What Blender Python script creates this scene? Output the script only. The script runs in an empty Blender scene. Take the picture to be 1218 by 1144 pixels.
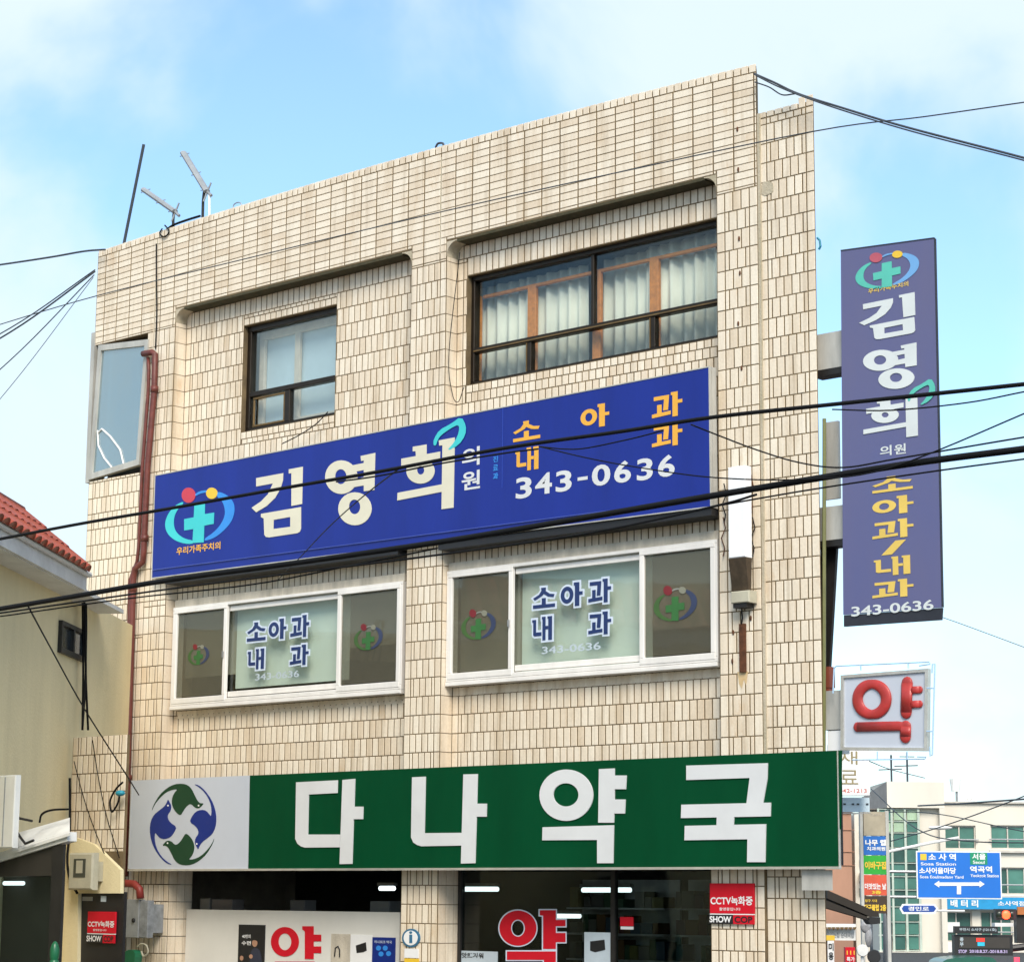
import bpy, math, random
from mathutils import Vector, Matrix
from mathutils.geometry import tessellate_polygon
random.seed(7)
scene = bpy.context.scene
COL = scene.collection
R = math.radians

# ---------------------------------------------------------------- camera (survey of the facade: 1 unit = 1 m)
PW, PH = 1218.0, 1144.0
FPX = 2754.6247
RX = Vector((0.74371012, 0.66844791, 0.00852354))     # camera right
RD = Vector((-0.11266885, 0.13790195, -0.98401666))   # camera down
RF = Vector((-0.65893929, 0.73086281, 0.17787234))    # camera forward
CAM = Vector((13.39822626, -19.56246416, 2.2))
cd = bpy.data.cameras.new('camera'); cam = bpy.data.objects.new('camera', cd); COL.objects.link(cam)
cd.sensor_fit = 'HORIZONTAL'; cd.sensor_width = 36.0; cd.lens = FPX / PW * 36.0
cd.clip_start = 0.1; cd.clip_end = 3000
cam.matrix_world = Matrix(((RX.x, -RD.x, -RF.x, CAM.x), (RX.y, -RD.y, -RF.y, CAM.y), (RX.z, -RD.z, -RF.z, CAM.z), (0, 0, 0, 1)))
scene.camera = cam

# ---------------------------------------------------------------- sky, sun, exposure
SUN_EL, SUN_AZ = R(42), R(135)       # azimuth clockwise from +Y
w = bpy.data.worlds.new('World'); scene.world = w; w.use_nodes = True
nt = w.node_tree; nt.nodes.clear()
def N(t, **k):
    n = nt.nodes.new(t)
    for a, b in k.items(): setattr(n, a, b)
    return n
L = lambda a, b: nt.links.new(a, b)
sky = N('ShaderNodeTexSky', sky_type='NISHITA'); sky.sun_disc = False
sky.sun_elevation = SUN_EL; sky.sun_rotation = SUN_AZ; sky.air_density = 1.0; sky.dust_density = 0.6; sky.ozone_density = 1.6
bg1 = N('ShaderNodeBackground'); bg1.inputs[1].default_value = 0.080
tn = N('ShaderNodeMix', data_type='RGBA', blend_type='MULTIPLY'); tn.inputs[0].default_value = 1.0; tn.inputs[7].default_value = (.89, 1.05, 1.10, 1); L(sky.outputs[0], tn.inputs[6]); L(tn.outputs[2], bg1.inputs[0])
tc = N('ShaderNodeTexCoord'); mp = N('ShaderNodeMapping')
mp.inputs['Location'].default_value = (3.604, 7.619, 3.479); mp.inputs['Scale'].default_value = (1, 1, 1.1)
L(tc.outputs['Generated'], mp.inputs[0])
nz = N('ShaderNodeTexNoise'); nz.inputs['Scale'].default_value = 5.5; nz.inputs['Detail'].default_value = 6; nz.inputs['Roughness'].default_value = .5; nz.inputs['Distortion'].default_value = .25
L(mp.outputs[0], nz.inputs[0])
rp = N('ShaderNodeMapRange', interpolation_type='SMOOTHSTEP'); rp.inputs[1].default_value = .38; rp.inputs[2].default_value = .585; rp.inputs[3].default_value = .08; rp.inputs[4].default_value = .92
L(nz.outputs[0], rp.inputs[0])
bg2 = N('ShaderNodeBackground'); bg2.inputs[0].default_value = (0.80, 0.93, 1.0, 1); bg2.inputs[1].default_value = 0.37
mx = N('ShaderNodeMixShader'); wo = N('ShaderNodeOutputWorld')
L(rp.outputs[0], mx.inputs[0]); L(bg1.outputs[0], mx.inputs[1]); L(bg2.outputs[0], mx.inputs[2]); L(mx.outputs[0], wo.inputs[0])
sl = bpy.data.lights.new('sun', 'SUN'); sun = bpy.data.objects.new('sun', sl); COL.objects.link(sun)
sl.energy = 1.5; sl.angle = R(28); sl.color = (1.0, 0.91, 0.78)
sd = Vector((math.sin(SUN_AZ) * math.cos(SUN_EL), math.cos(SUN_AZ) * math.cos(SUN_EL), math.sin(SUN_EL)))
sun.rotation_euler = sd.to_track_quat('Z', 'Y').to_euler(); sun.location = (5, -20, 40)
vs = scene.view_settings; vs.view_transform = 'Standard'; vs.look = 'None'; vs.exposure = 1.55; vs.gamma = 1.0; vs.use_curve_mapping = False
scene.cycles.max_bounces = 8; scene.cycles.transparent_max_bounces = 12
scene.cycles.use_denoising = True

# ---------------------------------------------------------------- survey helpers
def ray(px, py): return RX * ((px - 609) / FPX) + RD * ((py - 572) / FPX) + RF
def at(px, py, y=0.0):
    r = ray(px, py); return CAM + r * ((y - CAM.y) / r.y)
FH = Vector((RF.x, RF.y, 0)).normalized(); RH = Vector((-FH.y, FH.x, 0)) * -1   # level forward / right
def far(px, py, d):
    r = ray(px, py); return CAM + r * (d / r.dot(FH))
def bgT(d):                       # level frame facing the street camera at distance d: (right, away, up)
    o = CAM + FH * d; o.z = 0
    return lambda a, b, c: o + RH * a + FH * b + Vector((0, 0, c))
def bxy(px, py, d):
    p = far(px, py, d); q = p - CAM; return q.dot(RH), p.z
IDT = lambda a, b, c: Vector((a, b, c))
def planeT(o, yaw, T0=IDT):           # frame at o, u = rotated X axis
    u = Vector((math.cos(yaw), math.sin(yaw), 0)); n = Vector((-math.sin(yaw), math.cos(yaw), 0))
    return lambda a, b, c: o + u * a + n * b + Vector((0, 0, c))

# ---------------------------------------------------------------- mesh helpers
class MB:
    def __init__(s, T=IDT): s.T = T; s.v = []; s.f = []; s.t = []; s.tone = .5
    def add(s, vs, fs):
        k = len(s.v); s.v += [s.T(*p) for p in vs]
        for f in fs: s.f.append([i + k for i in f]); s.t.append(s.tone)
        return s
    def box(s, x0, x1, y0, y1, z0, z1):
        return s.add([(x0, y0, z0), (x1, y0, z0), (x1, y1, z0), (x0, y1, z0), (x0, y0, z1), (x1, y0, z1), (x1, y1, z1), (x0, y1, z1)],
                     [(0, 3, 2, 1), (4, 5, 6, 7), (0, 1, 5, 4), (1, 2, 6, 5), (2, 3, 7, 6), (3, 0, 4, 7)])
    def bbox(s, x0, x1, y0, y1, z0, z1, b):      # box with a chamfered front face
        return s.add([(x0, y1, z0), (x1, y1, z0), (x1, y1, z1), (x0, y1, z1), (x0, y0 + b, z0), (x1, y0 + b, z0), (x1, y0 + b, z1), (x0, y0 + b, z1),
                      (x0 + b, y0, z0 + b), (x1 - b, y0, z0 + b), (x1 - b, y0, z1 - b), (x0 + b, y0, z1 - b)],
                     [(0, 1, 5, 4), (1, 2, 6, 5), (2, 3, 7, 6), (3, 0, 4, 7), (4, 5, 9, 8), (5, 6, 10, 9), (6, 7, 11, 10), (7, 4, 8, 11), (8, 9, 10, 11), (3, 2, 1, 0)])
    def prism(s, loops, y0, y1):                 # loops of (x, z); first outer, others holes; front y0, back y1
        L3 = [[Vector((x, z, 0)) for x, z in lp] for lp in loops]
        tri = tessellate_polygon(L3); flat = [p for lp in loops for p in lp]; n = len(flat)
        vs = [(x, y0, z) for x, z in flat] + [(x, y1, z) for x, z in flat]; fs = []
        for t in tri:
            a, b, c = t
            area = (flat[b][0] - flat[a][0]) * (flat[c][1] - flat[a][1]) - (flat[b][1] - flat[a][1]) * (flat[c][0] - flat[a][0])
            if area < 0: t = (a, c, b)
            fs.append(tuple(t)); fs.append(tuple(i + n for i in reversed(t)))
        k = 0
        for li, lp in enumerate(loops):
            m = len(lp); ar = sum(lp[i][0] * lp[(i + 1) % m][1] - lp[(i + 1) % m][0] * lp[i][1] for i in range(m))
            fl = (ar > 0) == (li == 0)
            for i in range(m):
                j = (i + 1) % m; q = (k + i, k + i + n, k + j + n, k + j)
                fs.append(q if fl else q[::-1])
            k += m
        return s.add(vs, fs)
    def quad(s, pts): return s.add(pts, [tuple(range(len(pts)))])
    def tube(s, pts, r, n=6, cap=True, sy=1.0):
        pts = [Vector(p) for p in pts]; m = len(pts); vs = []; fs = []
        up = None
        for i, p in enumerate(pts):
            d = (pts[min(i + 1, m - 1)] - pts[max(i - 1, 0)]).normalized()
            if up is None: up = Vector((0, 0, 1)) if abs(d.z) < .9 else Vector((1, 0, 0))
            a = d.cross(up).normalized(); b = a.cross(d).normalized(); up = b
            rr = r[i] if isinstance(r, (list, tuple)) else r
            for k in range(n):
                t = 2 * math.pi * k / n; vs.append(tuple(p + a * math.cos(t) * rr + b * math.sin(t) * rr * sy))
        for i in range(m - 1):
            for k in range(n):
                k2 = (k + 1) % n; fs.append((i * n + k, i * n + k2, (i + 1) * n + k2, (i + 1) * n + k))
        if cap: fs.append(tuple(range(n))[::-1]); fs.append(tuple(range((m - 1) * n, m * n)))
        return s.add(vs, fs)
    def ball(s, c, rx, ry, rz, n=12, m=7):
        vs = []; fs = []
        for i in range(m + 1):
            ph = math.pi * i / m
            for k in range(n):
                t = 2 * math.pi * k / n; vs.append((c[0] + rx * math.sin(ph) * math.cos(t), c[1] + ry * math.sin(ph) * math.sin(t), c[2] + rz * math.cos(ph)))
        for i in range(m):
            for k in range(n):
                k2 = (k + 1) % n; fs.append((i * n + k, (i + 1) * n + k, (i + 1) * n + k2, i * n + k2))
        return s.add(vs, fs)
    def text(s, body, x0, x1, z0, z1, y, bold=0.0, space=1.0):
        V, F = glyphs(body, bold, space)
        a0 = min(v[0] for v in V); a1 = max(v[0] for v in V); b0 = min(v[1] for v in V); b1 = max(v[1] for v in V)
        return s.add([(x0 + (v[0] - a0) / (a1 - a0) * (x1 - x0), y, z0 + (v[1] - b0) / (b1 - b0) * (z1 - z0)) for v in V], F)

_gc = {}
GS = bpy.data.scenes.new('glyph_scratch')
def glyphs(body, bold, space):
    k = (body, bold, space)
    if k not in _gc:
        c = bpy.data.curves.new('tmp', 'FONT'); c.body = body; c.offset = bold; c.space_character = space; c.align_x = 'CENTER'; c.resolution_u = 4
        o = bpy.data.objects.new('tmp', c); GS.collection.objects.link(o)
        with bpy.context.temp_override(scene=GS, view_layer=GS.view_layers[0]): dg = bpy.context.evaluated_depsgraph_get(); dg.update()
        e = o.evaluated_get(dg); m = e.to_mesh()
        _gc[k] = ([(v.co.x, v.co.y) for v in m.vertices], [tuple(p.vertices) for p in m.polygons])
        e.to_mesh_clear(); bpy.data.objects.remove(o); bpy.data.curves.remove(c)
    return _gc[k]

def link(name, me, mat, parent, loc):
    o = bpy.data.objects.new(name, me); COL.objects.link(o); o.location = loc
    if parent is not None:
        o.parent = parent; o.matrix_parent_inverse = Matrix.Translation(-world_loc(parent))
    return o
_wl = {}
def world_loc(o): return _wl[o.name]
def obj(name, mb, mat, parent=None, smooth=False):
    n = len(mb.v)
    lo = Vector([min(v[i] for v in mb.v) for i in range(3)]); hi = Vector([max(v[i] for v in mb.v) for i in range(3)])
    c = (lo + hi) / 2
    if parent is None: c.z = lo.z
    me = bpy.data.meshes.new(name); me.from_pydata([tuple(v - c) for v in mb.v], [], mb.f); me.materials.append(mat)
    at_ = me.attributes.new('tone', 'FLOAT', 'FACE'); at_.data.foreach_set('value', mb.t)
    if smooth: me.polygons.foreach_set('use_smooth', [True] * len(me.polygons))
    o = link(name, me, mat, parent, c); _wl[o.name] = c
    return o
def tag(o, label, cat, group=None, kind=None):
    o['label'] = label; o['category'] = cat
    if group: o['group'] = group
    if kind: o['kind'] = kind
    return o
def thing(name, loc, label, cat, group=None):
    o = bpy.data.objects.new(name, None); COL.objects.link(o); o.location = loc; o.empty_display_size = .2; _wl[o.name] = Vector(loc)
    return tag(o, label, cat, group)
def struct(o): o['kind'] = 'structure'; return o

# ---------------------------------------------------------------- materials
_mc = {}
def mat(name, col, rough=.6, metal=0.0, var=.12, scale=3.0, bump=0.0, bscale=40.0, emit=0.0, spec=.5, col2=None, streak=0.0, coat=0.0):
    if name in _mc: return _mc[name]
    m = bpy.data.materials.new(name); m.use_nodes = True; t = m.node_tree; b = t.nodes['Principled BSDF']; lk = t.links.new
    b.inputs['Roughness'].default_value = rough; b.inputs['Metallic'].default_value = metal; b.inputs['Specular IOR Level'].default_value = spec
    b.inputs['Coat Weight'].default_value = coat
    ge = t.nodes.new('ShaderNodeNewGeometry')
    mpn = t.nodes.new('ShaderNodeMapping'); mpn.inputs['Scale'].default_value = (1, 1, .25 if streak else 1); lk(ge.outputs['Position'], mpn.inputs[0])
    n = t.nodes.new('ShaderNodeTexNoise'); n.inputs['Scale'].default_value = scale; n.inputs['Detail'].default_value = 6; n.inputs['Roughness'].default_value = .65
    lk(mpn.outputs[0], n.inputs[0])
    r = t.nodes.new('ShaderNodeMapRange'); r.inputs[1].default_value = .3; r.inputs[2].default_value = .7; lk(n.outputs[0], r.inputs[0])
    mixn = t.nodes.new('ShaderNodeMix'); mixn.data_type = 'RGBA'; lk(r.outputs[0], mixn.inputs[0])
    c2 = col2 or tuple(max(0, x * (1 - 2 * var)) for x in col)
    mixn.inputs[6].default_value = (*c2, 1); mixn.inputs[7].default_value = (*col, 1)
    lk(mixn.outputs[2], b.inputs['Base Color'])
    if emit: lk(mixn.outputs[2], b.inputs['Emission Color']); b.inputs['Emission Strength'].default_value = emit
    if bump:
        bn = t.nodes.new('ShaderNodeTexNoise'); bn.inputs['Scale'].default_value = bscale; bn.inputs['Detail'].default_value = 4; lk(ge.outputs['Position'], bn.inputs[0])
        bu = t.nodes.new('ShaderNodeBump'); bu.inputs['Strength'].default_value = bump; bu.inputs['Distance'].default_value = .02; lk(bn.outputs[0], bu.inputs['Height']); lk(bu.outputs[0], b.inputs['Normal'])
    _mc[name] = m; return m
def tile_mat(name, c_lo, c_hi, dirt, rough=.3):
    m = bpy.data.materials.new(name); m.use_nodes = True; t = m.node_tree; b = t.nodes['Principled BSDF']; lk = t.links.new
    a = t.nodes.new('ShaderNodeAttribute'); a.attribute_name = 'tone'
    mixn = t.nodes.new('ShaderNodeMix'); mixn.data_type = 'RGBA'; mixn.inputs[6].default_value = (*c_lo, 1); mixn.inputs[7].default_value = (*c_hi, 1)
    lk(a.outputs['Fac'], mixn.inputs[0])
    ge = t.nodes.new('ShaderNodeNewGeometry'); mp_ = t.nodes.new('ShaderNodeMapping'); mp_.inputs['Scale'].default_value = (1.6, 1.6, .28); lk(ge.outputs['Position'], mp_.inputs[0])
    n = t.nodes.new('ShaderNodeTexNoise'); n.inputs['Scale'].default_value = 2.2; n.inputs['Detail'].default_value = 8; n.inputs['Roughness'].default_value = .7; lk(mp_.outputs[0], n.inputs[0])
    r = t.nodes.new('ShaderNodeMapRange'); r.inputs[1].default_value = .50; r.inputs[2].default_value = .76; r.inputs[4].default_value = .6; lk(n.outputs[0], r.inputs[0])
    mix2 = t.nodes.new('ShaderNodeMix'); mix2.data_type = 'RGBA'; lk(r.outputs[0], mix2.inputs[0]); lk(mixn.outputs[2], mix2.inputs[6]); mix2.inputs[7].default_value = (*dirt, 1)
    n2 = t.nodes.new('ShaderNodeTexNoise'); n2.inputs['Scale'].default_value = 38; n2.inputs['Detail'].default_value = 3; lk(ge.outputs['Position'], n2.inputs[0])
    mix3 = t.nodes.new('ShaderNodeMix'); mix3.data_type = 'RGBA'; mix3.blend_type = 'MULTIPLY'; mix3.inputs[0].default_value = .22; lk(mix2.outputs[2], mix3.inputs[6]); lk(n2.outputs[0], mix3.inputs[7])
    mp3 = t.nodes.new('ShaderNodeMapping'); mp3.inputs['Scale'].default_value = (9, 9, .5); lk(ge.outputs['Position'], mp3.inputs[0])
    n4 = t.nodes.new('ShaderNodeTexNoise'); n4.inputs['Scale'].default_value = 1.0; n4.inputs['Detail'].default_value = 5; n4.inputs['Roughness'].default_value = .6; lk(mp3.outputs[0], n4.inputs[0])
    r4 = t.nodes.new('ShaderNodeMapRange'); r4.inputs[1].default_value = .52; r4.inputs[2].default_value = .74; r4.inputs[4].default_value = .5; lk(n4.outputs[0], r4.inputs[0])
    mix4 = t.nodes.new('ShaderNodeMix'); mix4.data_type = 'RGBA'; lk(r4.outputs[0], mix4.inputs[0]); lk(mix3.outputs[2], mix4.inputs[6]); mix4.inputs[7].default_value = (.33, .24, .14, 1)      # run-off streaks
    mp5 = t.nodes.new('ShaderNodeMapping'); mp5.inputs['Scale'].default_value = (2.2, 2.2, .9); mp5.inputs['Location'].default_value = (4.3, 1.7, 9.1); lk(ge.outputs['Position'], mp5.inputs[0])
    n5 = t.nodes.new('ShaderNodeTexNoise'); n5.inputs['Scale'].default_value = 1.6; n5.inputs['Detail'].default_value = 6; n5.inputs['Roughness'].default_value = .7; lk(mp5.outputs[0], n5.inputs[0])
    r5 = t.nodes.new('ShaderNodeMapRange'); r5.inputs[1].default_value = .60; r5.inputs[2].default_value = .78; r5.inputs[4].default_value = .5; lk(n5.outputs[0], r5.inputs[0])
    mix5 = t.nodes.new('ShaderNodeMix'); mix5.data_type = 'RGBA'; lk(r5.outputs[0], mix5.inputs[0]); lk(mix4.outputs[2], mix5.inputs[6]); mix5.inputs[7].default_value = (.52, .30, .11, 1)      # rust bleeding from old fixings
    lk(mix5.outputs[2], b.inputs['Base Color'])
    rr = t.nodes.new('ShaderNodeMapRange'); rr.inputs[3].default_value = rough; rr.inputs[4].default_value = rough + .3; lk(n.outputs[0], rr.inputs[0]); lk(rr.outputs[0], b.inputs['Roughness'])
    bu = t.nodes.new('ShaderNodeBump'); bu.inputs['Strength'].default_value = .12; bu.inputs['Distance'].default_value = .01; lk(n2.outputs[0], bu.inputs['Height']); lk(bu.outputs[0], b.inputs['Normal'])
    _mc[name] = m; return m
def glass_mat(name, tint, refl=1.0, rough=.02, body=0.0, bodycol=(.1, .12, .1)):
    m = bpy.data.materials.new(name); m.use_nodes = True; t = m.node_tree; t.nodes.clear(); lk = t.links.new
    o = t.nodes.new('ShaderNodeOutputMaterial'); tr = t.nodes.new('ShaderNodeBsdfTransparent'); tr.inputs[0].default_value = (*tint, 1)
    gl = t.nodes.new('ShaderNodeBsdfGlossy'); gl.inputs['Roughness'].default_value = rough; gl.inputs[0].default_value = (.95, 1, .98, 1)
    ge = t.nodes.new('ShaderNodeNewGeometry'); nz_ = t.nodes.new('ShaderNodeTexNoise'); nz_.inputs['Scale'].default_value = 1.3; lk(ge.outputs['Position'], nz_.inputs[0])
    bu = t.nodes.new('ShaderNodeBump'); bu.inputs['Strength'].default_value = .08; bu.inputs['Distance'].default_value = .05; lk(nz_.outputs[0], bu.inputs['Height']); lk(bu.outputs[0], gl.inputs['Normal'])
    fr = t.nodes.new('ShaderNodeLayerWeight'); fr.inputs[0].default_value = .5      # Schlick: .05 + .95 * facing^5, the same from both sides
    pw = t.nodes.new('ShaderNodeMath'); pw.operation = 'POWER'; pw.inputs[1].default_value = 5.0; lk(fr.outputs['Facing'], pw.inputs[0])
    ma = t.nodes.new('ShaderNodeMath'); ma.operation = 'MULTIPLY_ADD'; ma.inputs[1].default_value = .95; ma.inputs[2].default_value = .05; lk(pw.outputs[0], ma.inputs[0])
    mu = t.nodes.new('ShaderNodeMath'); mu.operation = 'MULTIPLY'; mu.inputs[1].default_value = 1.2 * refl; mu.use_clamp = True; lk(ma.outputs[0], mu.inputs[0])
    mx_ = t.nodes.new('ShaderNodeMixShader'); lk(mu.outputs[0], mx_.inputs[0]); lk(gl.outputs[0], mx_.inputs[2])
    if body:
        df = t.nodes.new('ShaderNodeBsdfDiffuse'); df.inputs[0].default_value = (*bodycol, 1)
        m2 = t.nodes.new('ShaderNodeMixShader'); m2.inputs[0].default_value = body; lk(tr.outputs[0], m2.inputs[1]); lk(df.outputs[0], m2.inputs[2]); lk(m2.outputs[0], mx_.inputs[1])
    else: lk(tr.outputs[0], mx_.inputs[1])
    lk(mx_.outputs[0], o.inputs[0]); _mc[name] = m; return m

M = {}
M['tile'] = tile_mat('wall_tile', (.77, .64, .485), (.90, .80, .655), (.50, .35, .19))
M['grout'] = mat('grout', (.21, .148, .075), .95, var=.3, scale=3.5, bump=.3, bscale=60, col2=(.10, .072, .04))
M['mortar'] = mat('mortar', (.55, .48, .38), .9, var=.2, scale=5, bump=.4, bscale=50, col2=(.34, .30, .2), streak=1)
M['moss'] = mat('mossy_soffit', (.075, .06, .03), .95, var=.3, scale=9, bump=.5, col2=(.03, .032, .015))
M['concrete'] = mat('concrete', (.42, .38, .32), .9, var=.2, scale=2, bump=.3)
M['bronze'] = mat('bronze_aluminium', (.032, .022, .014), .38, .55, var=.2, scale=5)
M['ochre'] = mat('ochre_aluminium', (.20, .12, .04), .4, .4, var=.2, scale=5)
M['pvc'] = mat('white_pvc', (.83, .80, .76), .32, var=.08, scale=4, streak=1)
M['sillm'] = mat('sill_render', (.62, .56, .46), .85, var=.2, scale=6, bump=.3, streak=1)
M['orangewood'] = mat('orange_wood', (.74, .26, .045), .5, var=.2, scale=14)
M['peach'] = mat('peach_wood', (.80, .62, .48), .55, var=.1, scale=8)
M['curtain'] = mat('curtain_cloth', (.84, .84, .77), .9, var=.12, scale=2.5, bump=.1, streak=1)
M['blind'] = mat('roller_blind', (.62, .70, .64), .85, var=.05, scale=1.2)
M['blindgrey'] = mat('grey_blind', (.30, .295, .245), .85, var=.08, scale=1.2)
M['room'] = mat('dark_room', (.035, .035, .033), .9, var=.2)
M['glass'] = glass_mat('window_glass', (.93, .95, .93), .6)
M['glassb'] = glass_mat('bluish_window_glass', (.90, .95, .96), 1.5)
M['glassd'] = glass_mat('dark_window_glass', (.85, .85, .80), .45, .03, .3, (.20, .19, .145))
M['shopglass'] = glass_mat('shop_glass', (.75, .8, .78), .4)
M['cornerglass'] = glass_mat('corner_glass', (.30, .45, .50), 4.5, .05, .6, (.13, .24, .31))
M['blue'] = mat('blue_sign_face', (.007, .024, .26), .3, var=.11, scale=1.6, spec=.3, streak=1)
M['banner'] = mat('faded_blue_face', (.095, .108, .255), .45, var=.10, scale=.8, spec=.4, col2=(.12, .118, .225), streak=1)
M['green'] = mat('green_sign_face', (.0003, .060, .021), .45, var=.11, scale=1.6, spec=.1, streak=1)
M['facewhite'] = mat('white_sign_face', (.52, .56, .64), .35, var=.05, scale=.8)
M['letwhite'] = mat('white_letter', (.66, .67, .68), .4, var=.05, scale=2)
M['cream'] = mat('cream_letter', (.70, .66, .52), .45, var=.06, scale=2)
M['palelet'] = mat('pale_letter', (.66, .70, .70), .45, var=.06, scale=2)
M['orange'] = mat('orange_letter', (.83, .42, .045), .45, var=.06, scale=3)
M['yellowlet'] = mat('faded_yellow_letter', (.78, .55, .12), .5, var=.08, scale=3)
M['cyan'] = mat('cyan_vinyl', (.045, .55, .58), .45, var=.05)
M['mint'] = mat('faded_mint_vinyl', (.10, .52, .42), .5, var=.06)
M['skyblue'] = mat('sky_blue_vinyl', (.03, .25, .72), .45, var=.05)
M['fadedsky'] = mat('faded_sky_vinyl', (.16, .38, .70), .5, var=.05)
M['redv'] = mat('red_vinyl', (.55, .045, .075), .45, var=.05)
M['yellowv'] = mat('yellow_vinyl', (.80, .52, .04), .45, var=.05)
M['birdgreen'] = mat('dark_green_print', (.003, .045, .018), .4, var=.05)
M['birdblue'] = mat('dark_blue_print', (.004, .022, .20), .4, var=.05)
M['signside'] = mat('sign_case', (.55, .54, .5), .5, .1, var=.2, scale=4, streak=1)
M['signdark'] = mat('sign_dark_trim', (.025, .028, .04), .5, var=.2)
M['chrome'] = mat('bright_metal_frame', (.74, .72, .68), .25, .6, var=.12, scale=6)
M['neonred'] = mat('red_plastic_letter', (.50, .035, .032), .42, var=.12, scale=7, coat=.08, col2=(.32, .03, .025))
M['neon'] = mat('neon_tube', (.42, .60, .80), .25, var=.05)
M['pipe'] = mat('oxide_red_pipe', (.165, .036, .026), .5, var=.25, scale=9, bump=.15, bscale=60)
M['cable'] = mat('black_cable', (.006, .006, .007), .7, var=.2, spec=.2)
M['cable2'] = mat('grey_cable', (.05, .06, .075), .55, var=.2)
M['steel'] = mat('galvanised_steel', (.42, .43, .44), .42, .6, var=.2, scale=8)
M['rust'] = mat('rusty_steel', (.15, .055, .022), .85, .2, var=.3, scale=12, bump=.3)
M['darkmetal'] = mat('dark_metal', (.035, .033, .032), .5, .4, var=.2)
M['yellowwall'] = mat('yellow_render', (.84, .73, .46), .9, var=.10, scale=.9, bump=.25, bscale=30, col2=(.66, .57, .35), streak=1)
M['fascia'] = mat('white_fascia', (.80, .80, .78), .6, var=.12, scale=3)
M['roofred'] = mat('red_roof_tile', (.40, .065, .03), .5, var=.2, scale=6, bump=.1)
M['roofcap'] = mat('maroon_ridge_tile', (.17, .028, .025), .55, var=.2, scale=6)
M['beigebox'] = mat('beige_plastic', (.50, .47, .36), .5, var=.12, scale=5)
M['greybox'] = mat('grey_box_paint', (.36, .38, .40), .5, .2, var=.15, scale=6)
M['acwhite'] = mat('ac_white', (.78, .78, .76), .45, var=.06)
M['red'] = mat('red_print', (.60, .010, .024), .5, var=.06, spec=.2)
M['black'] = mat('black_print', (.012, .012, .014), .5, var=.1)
M['white'] = mat('white_print', (.80, .80, .80), .5, var=.04)
M['panel'] = mat('white_panel', (.70, .69, .65), .5, var=.05, scale=1.5)
M['tubelight'] = mat('fluorescent_tube', (.85, .97, 1.0), .4, emit=.8, var=0)
M['asphalt'] = mat('asphalt', (.05, .05, .052), .9, var=.2, scale=3, bump=.3)
M['paving'] = mat('paving', (.28, .26, .24), .9, var=.2, scale=2, bump=.3)
M['kerb'] = mat('kerb_stone', (.38, .37, .35), .85, var=.15)

# ---------------------------------------------------------------- ground
g = MB(); g.quad([(-900, -900, 0), (900, -900, 0), (900, 900, 0), (-900, 900, 0)])
struct(obj('road', g, M['asphalt']))
g = MB(); g.box(-40, 14, -3.2, -.02, .002, .13); pv = struct(obj('pavement', g, M['paving']))
g = MB(); g.box(-40, 14, -3.36, -3.203, .002, .14); struct(obj('kerb', g, M['kerb']))

# ================================================================ the tiled commercial building
def extr(mb, plan, z0, z1):
    n = len(plan); vs_ = [(x, y, z0) for x, y in plan] + [(x, y, z1) for x, y in plan]
    fs = [tuple(range(n))[::-1], tuple(range(n, 2 * n))] + [(i, (i + 1) % n, n + (i + 1) % n, n + i) for i in range(n)]
    return mb.add(vs_, fs)
B = thing('commercial_building', (-6, 0.2, 0), 'three storey building clad in cream ceramic tiles with rounded window recesses', 'building')
XL, XP = -12.15, -0.72
RL = (-10.40, -5.93); RR = (-5.34, -1.27); ZT = 10.02; YP = 0.20
PAR0, ROOF = 9.79, 11.17
def op(px0, py0, px1, py1, y):       # opening from its top-left and bottom-right corners
    a = at(px0, py0, y); b = at(px1, py1, y); return (a.x, b.x, b.z, a.z)
W_SM = op(290, 388, 397.5, 490, YP); W_SM = (W_SM[0], W_SM[1], 8.21, 9.64)
W_BG = op(556, 320, 855, 401, YP); W_BG = (W_BG[0], W_BG[1], 8.26, 9.61)
W_2L = op(203, 727, 474, 818, .03); W_2L = (max(W_2L[0], RL[0] + .012), min(W_2L[1], RL[1] - .012), 4.66, 5.96)
W_2R = op(526, 683, 851, 782, .03); W_2R = (max(W_2R[0], RR[0] + .012), min(W_2R[1], RR[1] - .012), 4.70, 6.01)
def rect(w_, e=0): return [(w_[0] - e, w_[2] - e), (w_[1] + e, w_[2] - e), (w_[1] + e, w_[3] + e), (w_[0] - e, w_[3] + e)]
WC = (-12.15, -10.98, 7.86, 9.78)    # corner glazing
# backing walls
def sub(rs, h):
    out = []
    for (a, b, c, d) in rs:
        if b <= h[0] or a >= h[1] or d <= h[2] or c >= h[3]: out.append((a, b, c, d)); continue
        if a < h[0]: out.append((a, h[0], c, d))
        if b > h[1]: out.append((h[1], b, c, d))
        a2, b2 = max(a, h[0]), min(b, h[1])
        if c < h[2]: out.append((a2, b2, c, h[2]))
        if d > h[3]: out.append((a2, b2, h[3], d))
    return [q for q in out if q[1] - q[0] > .022 and q[3] - q[2] > .022]
def camber(x): return .10 * max(0., 1 - ((x + 6.3) / 5.7) ** 2)          # the old parapet is a little high in the middle
WT = lambda a, b, c: Vector((a, b, c + camber(a) * max(0., (c - 9.8) / 1.37)))
m = MB(WT); xs_ = [XL + (XP - XL) * i / 24 for i in range(25)]
for i in range(24):
    e_ = -.28 if i == 23 else 0
    extr(m, [(xs_[i], .005), (xs_[i + 1], .005), (xs_[i + 1] + e_, .42), (xs_[i], .42)], ZT, ROOF - .03)
m.box(XL, RL[0], .005, .42, PAR0, ZT - .001); obj('parapet_wall', m, M['grout'], B)
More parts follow.
